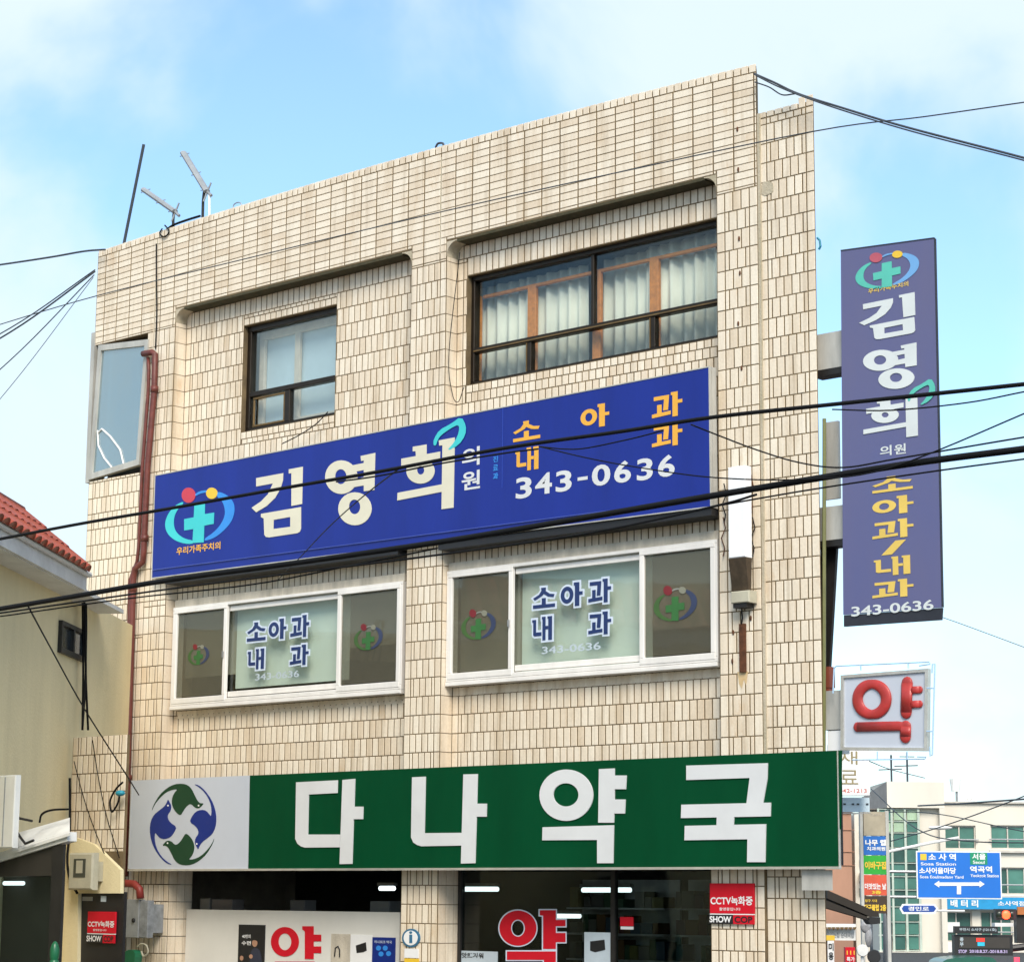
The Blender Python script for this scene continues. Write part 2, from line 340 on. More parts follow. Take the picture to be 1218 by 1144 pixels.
m = MB(); m.box(XL, RL[0], .005, .42, 0, WC[2]); m.box(WC[1], RL[0], .005, .42, WC[2], PAR0); obj('pilaster', m, M['grout'], B)
m = MB(); m.box(RL[1], RR[0], .005, .42, 0, ZT); obj('pilaster', m, M['grout'], B)
m = MB(); m.box(RR[1], XP, .005, .42, 0, ZT); obj('pilaster', m, M['grout'], B)
m = MB(); extr(m, [(XP, .038), (0, .038), (-.28, .42), (XP, .42)], 0, 10.597); obj('corner_pier', m, M['grout'], B)
m = MB(); m.box(-1.41, RR[1], .005, .42, 0, 3.0); obj('pier_base', m, M['grout'], B)
def holed(mb, x0, x1, z0, z1, holes, y0, y1):
    rs_ = [(x0, x1, z0, z1)]
    for h in holes: rs_ = sub(rs_, h)
    for (a, b, c, d) in rs_: mb.box(a, b, y0, y1, c, d)
    return mb
m = holed(MB(), RL[0], RL[1], 3.0, ZT, [W_SM, W_2L], YP + .005, .42); obj('wall_panel', m, M['grout'], B)
m = holed(MB(), RR[0], RR[1], 3.0, ZT, [W_BG, W_2R], YP + .005, .42); obj('wall_panel', m, M['grout'], B)
# body behind
m = MB(); m.box(XL, -4.1, 5.2, 5.4, 0, 10.9); m.box(XL, XL + .2, .421, 5.2, 0, 10.9)
extr(m, [(-.281, .421), (-4.05, 5.4), (-4.25, 5.4), (-.5, .421)], 0, 10.6); obj('side_walls', m, M['concrete'], B)
m = MB(); fl = [(XL + .2, .421), (-.55, .421), (-4.2, 5.2), (XL + .2, 5.2)]
for z in (3.2, 6.9, 10.35): extr(m, fl, z, z + .18)
obj('floor_slabs', m, M['concrete'], B)
m = MB(); m.box(-5.75, -5.6, .43, 5.19, 3.39, 6.89); m.box(-5.75, -5.6, .43, 5.19, 7.09, 10.34); m.box(-11.9, -5.8, 2.6, 2.7, 7.09, 10.34); m.box(-5.59, -2.4, 2.6, 2.7, 7.09, 10.34); m.box(-11.9, -5.8, 2.6, 2.7, 3.39, 6.89); m.box(-5.59, -2.4, 2.6, 2.7, 3.39, 6.89)
obj('inner_walls', m, M['concrete'], B)
# coping behind the cap tiles, soffits and rounded corners of the recesses
m = MB(WT)
for i in range(24): extr(m, [(xs_[i], .03), (xs_[i + 1] + (-.02 if i == 23 else 0), .03), (xs_[i + 1] + (-.32 if i == 23 else 0), .45), (xs_[i], .45)], ROOF - .03, ROOF - .004)
obj('coping', m, M['mortar'], B)
for x0, x1 in (RL, RR):
    r = .17
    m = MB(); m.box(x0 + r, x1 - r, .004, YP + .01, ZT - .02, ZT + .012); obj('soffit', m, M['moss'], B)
    for s, xc in ((1, x0), (-1, x1)):
        arc = [(xc + s * r * (1 - math.cos(t)), ZT - r + r * math.sin(t)) for t in [math.pi / 2 * i / 8 for i in range(9)]]
        m = MB(); m.prism([[(xc, ZT + .01)] + arc + [(xc + s * r, ZT + .01)]], .004, YP + .01); obj('corner_fillet', m, M['mortar'] if s > 0 else M['moss'] if False else M['mortar'], B)
for bx_ in ((-10.868, -10.842, .004, .02, 9.3, 11.1), (-5.458, -5.432, .003, .02, 9.9, 11.12), (XP - .004, XP + .03, .008, .05, 3.7, 10.60)):
    m = MB(); m.box(*bx_); obj('mortar_joint', m, M['mortar'], B)

# ---- tiles
TILES = []          # (x0, x1, z0, z1, y)
def put(rs, y, holes=(), g=.016, gz=.011):
    for h in holes: rs = sub(rs, h)
    for (a, b, c, d) in rs: TILES.append((a + g / 2, b - g / 2, c + gz / 2, d - gz / 2, y))
def vrows(x0, x1, z0, z1, y, holes=(), anchor=3.889, pitch=.2185, p=.103, half=True, g=.016):
    n = max(1, round((x1 - x0) / p)); k0 = math.floor((z0 - anchor) / pitch); k1 = math.ceil((z1 - anchor) / pitch)
    for k in range(k0, k1):
        a, b = max(z0, anchor + k * pitch), min(z1, anchor + (k + 1) * pitch)
        if b - a < .03: continue
        ws = [1] * n
        if half and k % 2 and n > 3: ws = [1, .5] + [1] * (n - 3) + [.5, 1]
        sc = (x1 - x0) / sum(ws); x = x0
        row = []
        for w_ in ws: row.append((x, x + w_ * sc, a, b)); x += w_ * sc
        put(row, y, holes, g)
def soldier(x0, x1, z0, z1, y, p=.103):
    n = max(1, round((x1 - x0) / p)); s = (x1 - x0) / n
    put([(x0 + i * s, x0 + (i + 1) * s, z0, z1) for i in range(n)], y)
REC = [(RL[0], RL[1], 0, ZT + .012), (RR[0], RR[1], 0, ZT + .012)]
# parapet: long tiles laid flat, stacked
for (xa, xb, anchor) in ((-10.85, -5.45, -5.45), (-5.45, XP, -.755), (XL, -10.85, -10.85)):
    z = 11.07
    while z > PAR0 + .02:
        z2 = max(PAR0, z - .0835); k = math.floor((xa - anchor) / .278); row = []
        while anchor + k * .278 < xb:
            a, b = max(xa, anchor + k * .278), min(xb, anchor + (k + 1) * .278)
            if b - a > .025: row.append((a, b, z2, z))
            k += 1
        put(row, 0, REC + [WC], .020, .0085); z = z2
soldier(XL, -5.45, 11.072, ROOF, 0); soldier(-5.45, XP, 11.072, ROOF, 0)
# pilasters, pier, left bay
vrows(WC[1], -10.85, WC[2], PAR0, 0, p=.1); vrows(-10.85, RL[0], 6.0, PAR0, 0)
vrows(XL, -10.85, 5.6, WC[2], 0); vrows(-11.5, -10.85, 1.3, 5.6, 0); vrows(-10.85, RL[0], 2.9, 6.0, 0); vrows(-10.85, -10.14, 1.3, 2.9, 0)
vrows(RL[1], RR[0], 1.3, PAR0, 0); vrows(RR[1], XP, 3.0, PAR0, 0)
vrows(-1.41, XP, 1.3, 3.0, 0); vrows(XP, -.002, 1.3, 10.54, .033, anchor=3.754, pitch=.2165)
soldier(XP, -.2, 10.542, 10.615, .033); soldier(-.2, -.002, 10.542, 10.67, .033)
# recessed panels
for (x0, x1), ws in ((RL, (W_SM, W_2L)), (RR, (W_BG, W_2R))):
    a, b = ws
    hole2 = (b[0] - .02, b[1] + .02, b[2] - .05, b[3] + .10)
    ha = (a[0], a[1], a[2] - .10, a[3] + .10)
    vrows(x0, x1, 3.3, ZT - .02, YP, [ha, hole2] + ([(a[0], a[1], a[2], a[3] + .226), (x0, x1, a[3] + .226, ZT)] if ws[0] is W_BG else []))
    soldier(a[0], a[1], a[2] - .10, a[2] - .004, YP)
    if ws[0] is W_BG: soldier(a[0], a[1], a[3] + .004, a[3] + .225, YP); soldier(x0, x1, a[3] + .227, ZT - .02, YP)
    else: soldier(a[0], a[1], a[3] + .004, a[3] + .10, YP)
    soldier(b[0] - .0, b[1] + .0, b[2] - .16, b[2] - .055, YP - .001)
def hidden(t):
    x, z = (t[0] + t[1]) / 2, (t[2] + t[3]) / 2
    return (-10.8 < x < -1.25 and 6.2 < z < 7.9) or (2.45 < z < 3.75) or z < 1.6 or (x < -10.9 and z < 6.5)
def size(t):
    c = Vector(((t[0] + t[1]) / 2, t[4], (t[2] + t[3]) / 2)); d = (c - CAM).length
    return 0 if hidden(t) else (t[1] - t[0]) * (t[3] - t[2]) / d ** 2
TILES.sort(key=size, reverse=True)
def tile_mb(mb, t):
    mb.tone = min(1, max(0, random.gauss(.62, .26))) if random.random() > .025 else random.uniform(-.7, -.2); e = random.uniform(-.0015, .0015)
    return mb.bbox(t[0], t[1], t[4] + e, t[4] + .0125, t[2], t[3], .0035)
for t in TILES[:300]: obj('tile', tile_mb(MB(WT if t[2] > 9.8 and t[1] < XP + .02 else IDT), t), M['tile'], B)
rest = MB()
for t in TILES[300:]: rest.T = WT if t[2] > 9.8 and t[1] < XP + .02 and t[4] < .01 else IDT; tile_mb(rest, t)
rest.T = IDT
# tiles on the side faces of the recesses (they face right) and of the ground floor columns
for xs, za, zb, ya, yb in ((RL[0], 3.7, ZT - .17, .01, YP), (RR[0], 3.7, ZT - .17, .01, YP), (-10.14, 1.3, 2.55, .012, .40), (RR[0], 1.3, 2.55, .012, .40)):
    k = math.floor((za - 3.889) / .2185)
    while 3.889 + k * .2185 < zb:
        a, b = max(za, 3.889 + k * .2185), min(zb, 3.889 + (k + 1) * .2185)
        nn = max(1, round((yb - ya) / .13))
        for q in range(nn):
            rest.tone = random.uniform(.3, .8); rest.box(xs - .004, xs + .005, ya + (yb - ya) * q / nn + .004, ya + (yb - ya) * (q + 1) / nn - .004, a + .0045, b - .0045)
        k += 1
for (pa, pb, za_, zb_) in ((877, 890, 799, 818),):      # rust runs below the old fixings
    q0 = at(pa, za_, -.003); q1 = at(pb, zb_, -.003); m = MB(); w2 = q1.x - q0.x
    m.prism([[(q0.x, q0.z), (q0.x + w2 * .15, q1.z + .05), (q0.x + w2 * .4, q1.z), (q0.x + w2 * .6, q1.z + .09), (q0.x + w2 * .8, q1.z + .03), (q1.x, q0.z)]], -.0032, -.0022); obj('rust_run', m, mat('rust_run', (.56, .38, .18), .6, var=.15, scale=14, col2=(.62, .48, .28)), B)
o = obj('wall_tiling', rest, M['tile'], B); o['kind'] = 'stuff'
# rust-stained anchor holes down the right pilaster
for px, py in ((877, 154), (878, 202), (879, 284), (880, 325), (878, 385), (882, 438), (872, 752), (871, 786), (893, 735)):
    p = at(px, py, -.004); m = MB(); m.ball(tuple(p), .014, .008, .03, 8, 5); obj('rust_bolt', m, M['rust'], B, True)
# smeared cement patches
for (px0, py0, px1, py1) in ((903, 217, 918, 230),):
    a = at(px0, py0, -.002); b = at(px1, py1, -.002); pts = []
    n = 14; cxx, czz = (a.x + b.x) / 2, (a.z + b.z) / 2
    for i in range(n):
        t = 2 * math.pi * i / n; k = random.uniform(.75, 1.1); pts.append((cxx + (b.x - a.x) / 2 * k * math.copysign(abs(math.cos(t)) ** .6, math.cos(t)), czz + abs(a.z - b.z) / 2 * k * math.copysign(abs(math.sin(t)) ** .6, math.sin(t))))
    yy = .028 if px0 == 903 else -.004
    m = MB(); m.prism([pts], yy, yy + .01); obj('cement_patch', m, M['mortar'], B)

# ---------------------------------------------------------------- windows
def fr(mb, x0, x1, z0, z1, y0, y1, t, tb=None, bev=.006):     # rectangular frame from four bars
    tb = tb or t
    mb.bbox(x0, x1, y0, y1, z1 - t, z1, bev); mb.bbox(x0, x1, y0, y1, z0, z0 + tb, bev)
    mb.bbox(x0, x0 + t, y0 + .002, y1, z0 + tb, z1 - t, bev); mb.bbox(x1 - t, x1, y0 + .002, y1, z0 + tb, z1 - t, bev)
    return mb
def pane(win, x0, x1, z0, z1, y, mt='glass'):
    m_ = MB(); m_.box(x0, x1, y, y + .006, z0, z1); return obj('pane', m_, M[mt], win)
# third floor, big bronze window
x0, x1, z0, z1 = W_BG; YF = .27
zm = z0 + .40
m = MB(); fr(m, x0 + .002, x1 - .002, z0 + .002, z1 - .002, YF, YF + .10, .055, .045); m.bbox(x0 + .057, x1 - .057, YF - .004, YF + .09, zm, zm + .06, .006)
xs = [at(p, 400, YF).x for p in (629, 703, 776)]
for i, x in enumerate(xs):
    if i != 1: m.bbox(x - .03, x + .03, YF + .004, YF + .08, z0 + .047, zm - .002, .005)
m.bbox(xs[1] - .022, xs[1] + .022, YF + .02, YF + .085, zm + .062, z1 - .057, .005)
wb = obj('window', m, M['bronze'], B); wb['label'] = 'wide bronze framed window with orange inner frames and pale curtains'
for a, b in ((x0 + .05, xs[1] - .03), (xs[1] + .03, x1 - .05)): pane(wb, a, b, zm + .055, z1 - .05, YF + .05)
for a, b in ((x0 + .05, xs[0] - .025), (xs[0] + .025, xs[2] - .025), (xs[2] + .025, x1 - .05)): pane(wb, a, b, z0 + .04, zm + .005, YF + .045)
for x in (xs[0], xs[2]):
    m = MB(); m.box(x - .045, x - .032, YF + .0, YF + .02, z0 + .05, zm - .004); obj('track_edge', m, M['ochre'], wb)
m = MB(); m.box(x0 + .06, x1 - .06, YF - .012, YF - .006, zm + .012, zm + .028); obj('track_edge', m, M['ochre'], wb)
inner = MB()
for p0, p1 in ((563, 570), (628, 636), (705, 713), (773, 782)):
    a = at(p0 - .8, 360, .42).x; b = at(p1 + .8, 360, .42).x; inner.bbox(a, b, .42, .47, z0 + .05, z1 - .2, .006)
inner.bbox(x0 + .05, x1, .425, .465, z1 - .24, z1 - .2, .006); obj('inner_frame', inner, M['orangewood'], wb)
def curtain(xa, xb, za, zb, y, label, amp=.035, fold=.16):
    m_ = MB(); n = max(6, int((xb - xa) / .02)); vs_ = []; fs = []
    ph = random.uniform(0, 6)
    for i in range(n + 1):
        x = xa + (xb - xa) * i / n
        dy = amp * math.sin(2 * math.pi * (x - xa) / fold + ph + .6 * math.sin(7 * x)) + .015 * math.sin(17 * x)
        vs_ += [(x, y + dy * 1.2, za), (x + .01 * math.sin(9 * x), y + dy * .7, zb)]
        if i: k = 2 * i; fs.append((k - 2, k, k + 1, k - 1))
    m_.add(vs_, fs); o_ = obj('curtain', m_, M['curtain'], None, True); sm = o_.modifiers.new('cloth', 'SOLIDIFY'); sm.thickness = .003
    return tag(o_, label, 'curtain', 'curtains of the third floor window')
X6 = lambda p: at(p, 370, .62).x
curtain(X6(552), X6(704), z0 + .02, z1 - .07, .54, 'pale curtain drawn over the left half of the wide bronze window')
curtain(X6(722), X6(790), z0 + .02, z1 - .06, .57, 'pale curtain just right of centre in the wide bronze window')
curtain(X6(776), X6(862), z0 + .02, z1 - .04, .53, 'pale gathered curtain at the right end of the wide bronze window')
# third floor, small window
x0, x1, z0, z1 = W_SM; zm = z0 + .47
m = MB(); fr(m, x0 + .002, x1 - .002, z0 + .002, z1 - .002, YF, YF + .1, .075, .05); m.bbox(x0 + .077, x1 - .077, YF - .004, YF + .09, zm, zm + .065, .006)
xm = at(341, 480, YF).x; m.bbox(xm - .05, xm + .05, YF + .003, YF + .085, z0 + .052, zm - .002, .006)
wsm = obj('window', m, M['bronze'], B); wsm['label'] = 'small dark framed window reflecting the sky'
pane(wsm, x0 + .06, x1 - .06, zm + .05, z1 - .06, YF + .05, 'glassb'); pane(wsm, x0 + .06, xm - .03, z0 + .04, zm + .01, YF + .05, 'glassb'); pane(wsm, xm + .03, x1 - .06, z0 + .04, zm + .01, YF + .04, 'glassb')
m = MB(); fr(m, x0 + .13, xm - .055, z0 + .058, zm - .012, YF + .012, YF + .035, .03); obj('screen_frame', m, M['ochre'], wsm)
m = MB(); fr(m, x0 + .02, x1 - .02, z0 + .04, z1 - .05, .47, .52, .10)
xc = at(354, 400, .47).x; m.bbox(xc - .05, xc + .05, .468, .51, z0 + .14, z1 - .15, .005); obj('inner_frame', m, M['peach'], wsm)
M['frost'] = mat('frosted_sheet', (.68, .76, .80), .5, var=.08, scale=1.2)
m = MB(); m.box(x0 + .1, x1 - .1, .535, .545, z0 + .1, z1 - .12); obj('frosted_sheet', m, M['frost'], wsm)
# second floor white windows
# slab-style syllables drawn in a unit square (x right, z up)
def el_(cx, cz, rx, rz, n=28): return [(cx + rx * math.cos(2 * math.pi * i / n), cz + rz * math.sin(2 * math.pi * i / n)) for i in range(n)]
SYL = {
 '소': [[[(.36, 1), (.58, 1), (.58, .84), (.42, .60), (.08, .40), (.0, .51), (.27, .67), (.38, .86)]], [[(.50, .84), (.575, .82), (.76, .67), (.98, .63), (.93, .48), (.68, .54), (.47, .70)]], [[(.40, .17), (.58, .17), (.58, .48), (.40, .48)]], [[(0, 0), (1, 0), (1, .17), (0, .17)]]],
 '아': [[el_(.29, .5, .29, .36), el_(.29, .5, .125, .19)], [[(.60, 1), (.85, 1), (.85, .60), (1, .60), (1, .46), (.85, .46), (.85, 0), (.65, 0), (.65, .87), (.60, .87)]]],
 '과': [[[(.06, .92), (.57, .92), (.53, .31), (.37, .31), (.40, .76), (.06, .76)]], [[(.17, .20), (.32, .20), (.32, .57), (.17, .57)]], [[(0, .06), (.62, .11), (.62, .26), (0, .21)]], [[(.63, 1), (.85, 1), (.85, .66), (1, .66), (1, .52), (.85, .52), (.85, 0), (.68, 0), (.68, .88), (.63, .88)]]],
 '내': [[[(0, .90), (.19, .90), (.19, .36), (.46, .36), (.46, .20), (.12, .20), (.05, .25), (.05, .79), (0, .79)]], [[(.48, 1), (.66, 1), (.66, 0), (.51, 0), (.51, .9), (.48, .9)]], [[(.655, .46), (.785, .46), (.785, .60), (.655, .60)]], [[(.76, 1), (.98, 1), (.98, 0), (.80, 0), (.80, .9), (.76, .9)]]]}
def offs(poly, d):
    n = len(poly); ar = sum(poly[i][0] * poly[(i + 1) % n][1] - poly[(i + 1) % n][0] * poly[i][1] for i in range(n)); s = 1 if ar > 0 else -1; out = []
    for i in range(n):
        p, q_, r_ = Vector(poly[i - 1]), Vector(poly[i]), Vector(poly[(i + 1) % n])
        e1 = (q_ - p).normalized(); e2 = (r_ - q_).normalized(); n1 = Vector((e1.y, -e1.x)) * s; n2 = Vector((e2.y, -e2.x)) * s
        k = (n1 + n2); k = k / max(.3, 1 + n1.dot(n2)); out.append((q_.x + k.x * d, q_.y + k.y * d))
    return out
def syllable(mb, ch, x0, x1, z0, z1, y, grow=0.0, thin=0.0):
    for k_, loops in enumerate(SYL[ch]):
        L_ = [[(x0 + p[0] * (x1 - x0), z0 + p[1] * (z1 - z0)) for p in lp] for lp in loops]
        if grow or thin: L_ = [offs(lp, (grow - thin) * (1 if i == 0 else -1)) for i, lp in enumerate(L_)]
        if len(L_) > 1 and grow > .02: L_ = L_[:1] if grow > .06 else L_
        mb.prism(L_, y - .0005 * k_, y + .002)
    return mb
def lettersheet(win, items, y, mt, mt2, bold1, bold2, name):
    a_ = MB(); b_ = MB()
    for body, cxp, cyp, wp, hp in items:
        p = at(cxp, cyp, y); hx = wp / 2; l = at(cxp - hx, cyp, y).x; r_ = at(cxp + hx, cyp, y).x
        t_ = at(cxp, cyp - hp / 2, y).z; bt = at(cxp, cyp + hp / 2, y).z
        e = .028
        if body in SYL: syllable(b_, body, l, r_, bt, t_, y - .006, thin=.0); syllable(a_, body, l, r_, bt, t_, y - .001, grow=.024)
        else: b_.text(body, l, r_, bt, t_, y - .002, bold1)
    if mt2: obj(name + '_outline', a_, M[mt2], win)
    return obj(name, b_, M[mt], win)
E_C = lambda pts: [(180 + x / 5.536, 490 + y / 5.536) for x, y in pts]
def ell(cx_, cy_, rx, ry, n=28): return [(cx_ + rx * math.cos(2 * math.pi * i / n), cy_ + ry * math.sin(2 * math.pi * i / n)) for i in range(n)]
def smooth(pts, it=2):           # closed Chaikin rounding
    for _ in range(it):
        q = []
        for i in range(len(pts)):
            a, b = pts[i], pts[(i + 1) % len(pts)]
            q += [(a[0] * .75 + b[0] * .25, a[1] * .75 + b[1] * .25), (a[0] * .25 + b[0] * .75, a[1] * .25 + b[1] * .75)]
        pts = q
    return pts
EMB = {
 'cross': [(285, 612), (355, 600), (353, 672), (415, 662), (412, 736), (350, 748), (346, 858), (272, 862), (278, 770), (218, 780), (218, 705), (281, 693)],
 'left': smooth([(210, 588), (150, 620), (105, 680), (88, 745), (108, 805), (160, 848), (230, 869), (282, 866), (280, 846), (220, 835), (170, 800), (148, 755), (150, 690), (175, 640), (212, 605)]),
 'right': smooth([(435, 520), (500, 545), (542, 590), (552, 650), (532, 720), (480, 780), (420, 828), (352, 850), (352, 832), (410, 795), (460, 740), (487, 680), (485, 630), (465, 580), (430, 556)]),
 'arc': smooth([(285, 545), (320, 520), (372, 514), (372, 528), (325, 536), (290, 556)], 1),
 'red': ell(247, 548, 45, 50), 'yellow': ell(400, 535, 37, 37)}
YB = -.12
EMBL = {k: [(at(x, y, YB).x, at(x, y, YB).z) for x, y in E_C(v)] for k, v in EMB.items()}
ex0 = min(p[0] for v in EMBL.values() for p in v); ex1 = max(p[0] for v in EMBL.values() for p in v)
ez0 = min(p[1] for v in EMBL.values() for p in v); ez1 = max(p[1] for v in EMBL.values() for p in v)
def emblem(parent, X0, X1, Z0, Z1, y, cols, T=IDT, th=.003):
    for k_, (key, mt) in enumerate(cols):
        nm = {'cross': 'emblem_cross', 'left': 'emblem_crescent', 'right': 'emblem_crescent', 'arc': 'emblem_arc', 'red': 'emblem_dot', 'yellow': 'emblem_dot'}[key]
        lp = [(X0 + (p[0] - ex0) / (ex1 - ex0) * (X1 - X0), Z0 + (p[1] - ez0) / (ez1 - ez0) * (Z1 - Z0)) for p in EMBL[key]]
        m_ = MB(T); m_.prism([lp], y - .0007 * k_, y + th); obj(nm, m_, mt, parent)
STK = [('left', mat('sticker_leaf', (.055, .13, .03), .5)), ('right', mat('sticker_navy', (.035, .05, .11), .5)), ('cross', mat('sticker_green', (.035, .15, .035), .5)), ('arc', mat('sticker_grey', (.26, .27, .24), .5)), ('red', mat('sticker_red', (.20, .015, .02), .5)), ('yellow', mat('sticker_pale', (.24, .24, .18), .5))]
M['navyv'] = mat('navy_vinyl', (.012, .032, .13), .45, var=.05)
M['halo'] = mat('pale_blue_vinyl', (.60, .68, .80), .5, var=.04)
M['ghost'] = mat('faded_pale_vinyl', (.50, .58, .64), .6, var=.1)
def white_window(W, cuts, blinds, stick, items, num, label):
    x0, x1, z0, z1 = W; Y0 = .07
    m_ = MB(); fr(m_, x0, x1, z0, z1, Y0, Y0 + .16, .042, .055); wn = obj('window', m_, M['pvc'], B); wn['label'] = label
    ca, cb = [at(p, 740, Y0).x for p in cuts]
    # side sashes sit proud, the middle light sits back
    for a, b in ((x0 + .03, ca + .03), (cb - .03, x1 - .03)):
        s_ = MB(); fr(s_, a, b, z0 + .025, z1 - .022, Y0 - .006, Y0 + .04, .062, .072); obj('sash', s_, M['pvc'], wn)
        pane(wn, a + .07, b - .07, z0 + .11, z1 - .1, Y0 + .02, 'glassd')
    s_ = MB(); s_.bbox(ca + .031, cb - .031, Y0 + .045, Y0 + .09, z1 - .12, z1 - .055, .005); obj('sash_rail', s_, M['pvc'], wn); s_ = MB(); s_.bbox(ca + .031, cb - .031, Y0 + .045, Y0 + .09, z0 + .071, z0 + .14, .005); obj('sash_rail', s_, M['pvc'], wn)
    pane(wn, ca + .03, cb - .03, z0 + .135, z1 - .115, Y0 + .065, 'glass')
    for (a, b, bt, mt) in ((x0 + .05, ca, blinds[0], 'blindgrey'), (ca + .005, cb - .005, blinds[1], 'blind'), (cb, x1 - .05, blinds[2], 'blindgrey')):
        s_ = MB(); s_.box(a, b, Y0 + .20, Y0 + .204, z0 + .1 + bt, z1 - .03); obj('blind', s_, M[mt], wn)
    s_ = MB(); s_.box(ca - .02, ca - .0, Y0 - .03, Y0 - .013, z0 + .58, z0 + .66); obj('latch', s_, M['steel'], wn)
    # sill and rendered surround
    s_ = MB(); s_.bbox(x0, x1, Y0 - .008, YP + .03, z0 - .05, z0 - .003, .006); obj('sill', s_, M['pvc'], wn)
    s_ = MB(); s_.box(x0 - .0, x1 + .0, YP - .10, YP + .03, z1 + .003, z1 + .10); obj('lintel', s_, M['sillm'], wn)
    for (p, q, wp) in stick:
        c = at(p, q, Y0 + .015); hw = wp * .0062
        emblem(wn, c.x - hw, c.x + hw, c.z - hw * .66, c.z + hw * .66, Y0 + .015, STK, th=.002)
    lettersheet(wn, items, Y0 + .06, 'navyv', 'halo', .012, .055, 'window_lettering')
    lettersheet(wn, [num], Y0 + .06, 'ghost', None, .015, .03, 'phone_number')
    return wn
white_window(W_2L, (268, 403), (.28, .09, .48), [(236, 778, 34), (438, 757, 40)],
             [('소', 305.4, 751, 22, 22), ('아', 330.4, 748, 21, 24), ('과', 357, 744.8, 22, 26), ('내', 304.8, 783.8, 20, 24), ('과', 356.3, 779, 22, 24)], ('343-0636', 329.8, 803, 52, 8), 'left white sliding window with a half lowered blind')
white_window(W_2R, (607, 763), (-.02, -.02, .32), [(569, 742, 44), (803, 717, 48)],
             [('소', 647.5, 710.7, 26, 24), ('아', 680.3, 707, 26, 28), ('과', 713.7, 702.8, 27, 28), ('내', 645.4, 747.5, 24, 28), ('과', 713.7, 741.2, 27, 27)], ('343-0636', 679.6, 770.5, 70, 9), 'right white sliding window with a fully lowered blind')
# corner glazing on the left
q = [at(119, 411, -.0), at(178, 404, -.0), at(167, 553, -.0), at(107, 571, -.0)]
pts = [(v.x, v.z) for v in q]
cxm = sum(p[0] for p in pts) / 4; czm = sum(p[1] for p in pts) / 4
inn = [(cxm + (p[0] - cxm) * .88, czm + (p[1] - czm) * .91) for p in pts]
m = MB()
for i in range(4): j = (i + 1) % 4; m.prism([[pts[i], pts[j], inn[j], inn[i]]], -.03, .05)
wc = obj('window', m, M['signside'], B); wc['label'] = 'tall tinted corner window with a grey frame'
m = MB(); m.prism([inn], .0, .008); obj('pane', m, M['cornerglass'], wc)
m = MB(); m.box(WC[0] - .05, WC[0] + .03, -.02, .25, WC[2] - .02, WC[3] + .2); obj('corner_post', m, M['signside'], wc)
m = MB(); m.box(WC[0] + .03, WC[1], .30, .41, WC[2], WC[3]); obj('inner_panel', m, M['concrete'], wc)
m = MB(); lp = [at(x, y, -.012) for x, y in ((116, 515), (121, 510), (131, 519), (143, 535), (147, 552))]; m.tube([tuple(v) for v in lp], .012, 6); lp = [at(x, y, -.012) for x, y in ((116, 512), (117, 530), (124, 545), (133, 556))]; m.tube([tuple(v) for v in lp], .012, 6); obj('wire_loop', m, M['white'], wc)
# ground floor shop
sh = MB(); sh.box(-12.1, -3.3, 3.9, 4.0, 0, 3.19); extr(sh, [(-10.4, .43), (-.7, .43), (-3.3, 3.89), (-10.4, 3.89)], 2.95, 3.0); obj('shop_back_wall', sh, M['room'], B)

# ================================================================ signs on the facade
def loop_px(pts, y): return [(at(a, b, y).x, at(a, b, y).z) for a, b in pts]
def zpx(pts, ox, oy, s): return [(ox + a / s, oy + b / s) for a, b in pts]
# ---- blue clinic sign
bs = thing('clinic_sign', (-6, YB, 6.34), 'long blue clinic sign with white lettering and orange words above the second floor windows', 'sign')
qb = loop_px([(185, 566), (843, 437), (845, 602), (181, 687)], YB)
m = MB(); m.prism([qb], YB, YB + .035); obj('face', m, M['blue'], bs)
e = .012; qo = [(qb[0][0] - e, qb[0][1] + e), (qb[1][0] + e, qb[1][1] + e), (qb[2][0] + e, qb[2][1] - e), (qb[3][0] - e, qb[3][1] - e)]
m = MB()
for i in range(4): j = (i + 1) % 4; m.prism([[qo[i], qo[j], qb[j], qb[i]]], YB - .006, YB + .03)
m.prism([qo], YB + .037, -.006); obj('case', m, M['signside'], bs)
for (xa_, xb_, zd) in ((RL[0] + .1, RL[1] - .05, .06), (RR[0] + .03, RR[1] - .02, .075)):  # added black boxes: the sign's dark underside and the shadow beneath it
    m = MB(); m.box(xa_, xb_, YB + .02, YP - .01, qb[2][1] - .016 - zd, qb[2][1] - .016); obj('underside_shade', m, M['black'], bs)
for px in (598,):
    a = at(px, 484, YB - .003); b = at(px - .5, 580, YB - .003); m = MB(); m.box(a.x - .004, a.x + .004, YB - .003, YB + .001, b.z, a.z); obj('seam', m, mat('seam_blue', (.02, .06, .42), .4), bs)
m = MB(); m.tube([(qb[3][0] + .02, YB - .012, qb[3][1] + .10), (qb[2][0] - .02, YB - .012, qb[2][1] + .09)], .006, 6); obj('cable_trim', m, mat('trim_blue', (.06, .10, .42), .4), bs)
COLB = [('left', M['cyan']), ('right', M['skyblue']), ('cross', M['cyan']), ('arc', M['skyblue']), ('red', M['redv']), ('yellow', M['yellowv'])]
emblem(bs, ex0, ex1, ez0, ez1, YB - .004, COLB)
ZC = lambda p: zpx(p, 180, 490, 5.536)
ZD = lambda p: zpx(p, 370, 480, 5.296)
KIM = [[ZC([(690, 435), (868, 402), (866, 450), (850, 505), (815, 565), (760, 618), (690, 660), (660, 630), (722, 588), (768, 540), (800, 470), (690, 490)])],
       [ZC([(905, 377), (997, 360), (992, 605), (922, 618), (922, 402), (905, 405)])],
       [ZC([(722, 670), (985, 625), (985, 770), (978, 788), (962, 797), (775, 825), (755, 822), (744, 808), (740, 700), (722, 692)]), ZC([(805, 710), (915, 690), (915, 755), (803, 770)])]]
